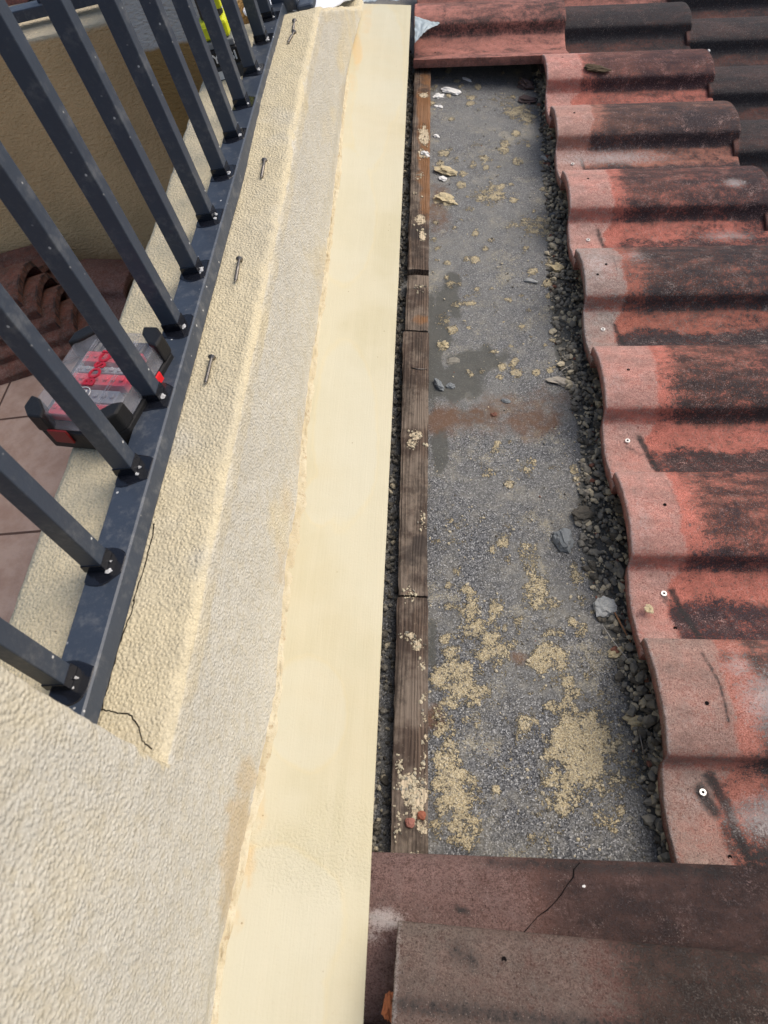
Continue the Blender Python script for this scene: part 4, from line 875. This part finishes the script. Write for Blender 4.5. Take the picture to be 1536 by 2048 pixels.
chunk(901, 182, .0220, M_WHITE, 'large curled white flake at the far end of the felt', 'plaster_flake', 'plaster flake', .3, (1.1, .6), -.35, .6)
chunk(878, 192, .0130, M_WHITE, 'squarish white flake left of the large curled one', 'plaster_flake', 'plaster flake', .25, (1, .8), .3, .8)
chunk(878, 213, .0090, M_WHITE, 'small white flake just below the squarish one', 'plaster_flake', 'plaster flake', .3, (1.2, .6), -.3, .7)
chunk(934, 159, .0100, M_WHITE, 'thin pale flake right of the white flakes', 'plaster_flake', 'plaster flake', .3, (1.4, .5), -.6, .5)
chunk(887, 358, .0080, M_WHITE, 'white crumb between the two cream mortar lumps', 'plaster_flake', 'plaster flake', .4, (1, 1), 0, .8)
chunk(873, 272, .0065, M_WHITE, 'small round white crumb beside the batten', 'plaster_flake', 'plaster flake', .5, (1, .9), 0, .6)
chunk(1062, 562, .0095, M_PALEROCK, 'slim pale sliver near the rubble in mid felt', 'stone', 'stone', .4, (1.6, .4), -.2, .4)
chunk(886, 690, .0085, M_MORTAR, 'cream mortar clump above the damp patch', 'mortar_chunk', 'mortar chunk', .5, (1, 1), 0, .9)
chunk(1052, 170, .0220, M_SLATE, 'upper brown shard against the farthest tile head', 'tile_shard', 'tile shard', .5, (1, 1), .3, .7)
chunk(1055, 200, .0210, M_SLATE, 'lower flat brown shard against the farthest tile head', 'tile_shard', 'tile shard', .3, (1.1, .9), -.3, .7)
chunk(1115, 537, .0110, M_MORTAR, 'yellowish mortar knob in the rubble by the grey headed tile', 'mortar_chunk', 'mortar chunk', .7, (1, 1), 0, .9)
chunk(1275, 1445, .0115, M_MORTAR, 'cream mortar crumb in the dark gap by the nearest tile', 'mortar_chunk', 'mortar chunk', .6, (1.2, .8), 0, .9)
chunk(1232, 1305, .0085, M_MORTAR, 'cream crumb at the rubble edge under the thin wire', 'mortar_chunk', 'mortar chunk', .6, (1.2, .8), .6, .9)
chunk(1090, 318, .0100, M_PALEROCK, 'pale sliver leaning on the sixth tile head', 'stone', 'stone', .4, (1.4, .4), -1, .5)
chunk(1108, 430, .0100, M_BLUEROCK, 'bluish sliver beside the fifth tile head', 'stone', 'stone', .4, (1.5, .4), .2, .5)
chunk(1298, 1218, .0055, M_MORTAR, 'cream crumb resting on the salmon tile head', 'mortar_chunk', 'mortar chunk', .6, (1, 1.2), 0, .9, .058)
chunk(1192, 138, .0190, plain('tile_clod', (.10, .075, .05), .95, .1, .3, 120, .002), 'dark brown moss clod on the back of the farthest exposed tile', 'moss_clod', 'moss clod', .35, (1.5, .7), -.1, .8, .108)
chunk(1418, 101, .0045, M_WHITE, 'white chip on the nearly black tile in the upper right', 'plaster_flake', 'plaster flake', .5, (.6, 1.2), 0, .5, .11)
for k, (x, y, s, l) in enumerate(((1168, 1774, .0022, 'white paint dot beside the crack in the brown tile'), (1252, 1812, .0012, 'tiny white dot right of the crack in the brown tile'), (1210, 1868, .0014, 'tiny white dot just above the loose tile'), (1508, 645, .0022, 'small white dot on the dark pan of the grey headed tile'))):
    chunk(x, y, s, M_WHITE, l, 'paint_drop', 'paint drop', .3, (1, 1), 0, .3, .109 if k < 3 else .055, 1)
chunk(820, 1645, .0060, plain('pink_bit', (.30, .13, .10), .8, .2), 'left pinkish pebble in the mortar on the nearest batten', 'stone', 'stone', .6, (1, 1), 0, .3, .032)
chunk(843, 1631, .0055, plain('brown_bit', (.28, .10, .06), .8, .2), 'right reddish pebble in the mortar on the nearest batten', 'stone', 'stone', .6, (1, 1), 0, .3, .032)
def strand(pts, r, mt, name, label, cat):
    m = MB(); w = [W @ P(x, y, n) for x, y, n in pts]; m.tube(w, [r] * (len(w) - 1) + [r * .5], 6); o = m.build(name, mt, None, None, True); tag(o, label, cat)
strand([(1205, 1250, .006), (1225, 1280, .010), (1250, 1312, .012), (1277, 1342, .010)], .0006, M_WIRE, 'straw', 'thin pale straw crossing the rubble below the pale stone', 'straw')
strand([(1228, 1222, .008), (1240, 1245, .010), (1262, 1285, .008)], .0016, M_TWIG, 'twig', 'short reddish twig beside the thin straw', 'twig')
strand([(1277, 1458, .010), (1284, 1490, .012), (1293, 1532, .008)], .0012, M_STEEL, 'nail', 'grey nail standing in the dark gap by the nearest tile', 'nail')
strand([(1119, 745, .008), (1128, 738, .010), (1145, 728, .008)], .0006, M_WIRE, 'straw', 'short pale fibre above the flaky mortar slab', 'straw')
strand([(822, 735, .031), (835, 738, .032), (856, 738, .031)], .0008, M_STEEL, 'nail', 'thin nail bent over on the long grained batten', 'nail')
# orange tile fragment at the bottom edge, beside the loose tile
chunk(780, 2014, .008, plain('orange_clay', (.42, .15, .07), .85, .3, .2, 90, .001), 'orange broken tile fragment under the head of the loose tile', 'tile_fragment', 'tile fragment', .8, (.8, 1.6), 0, .5, .12)
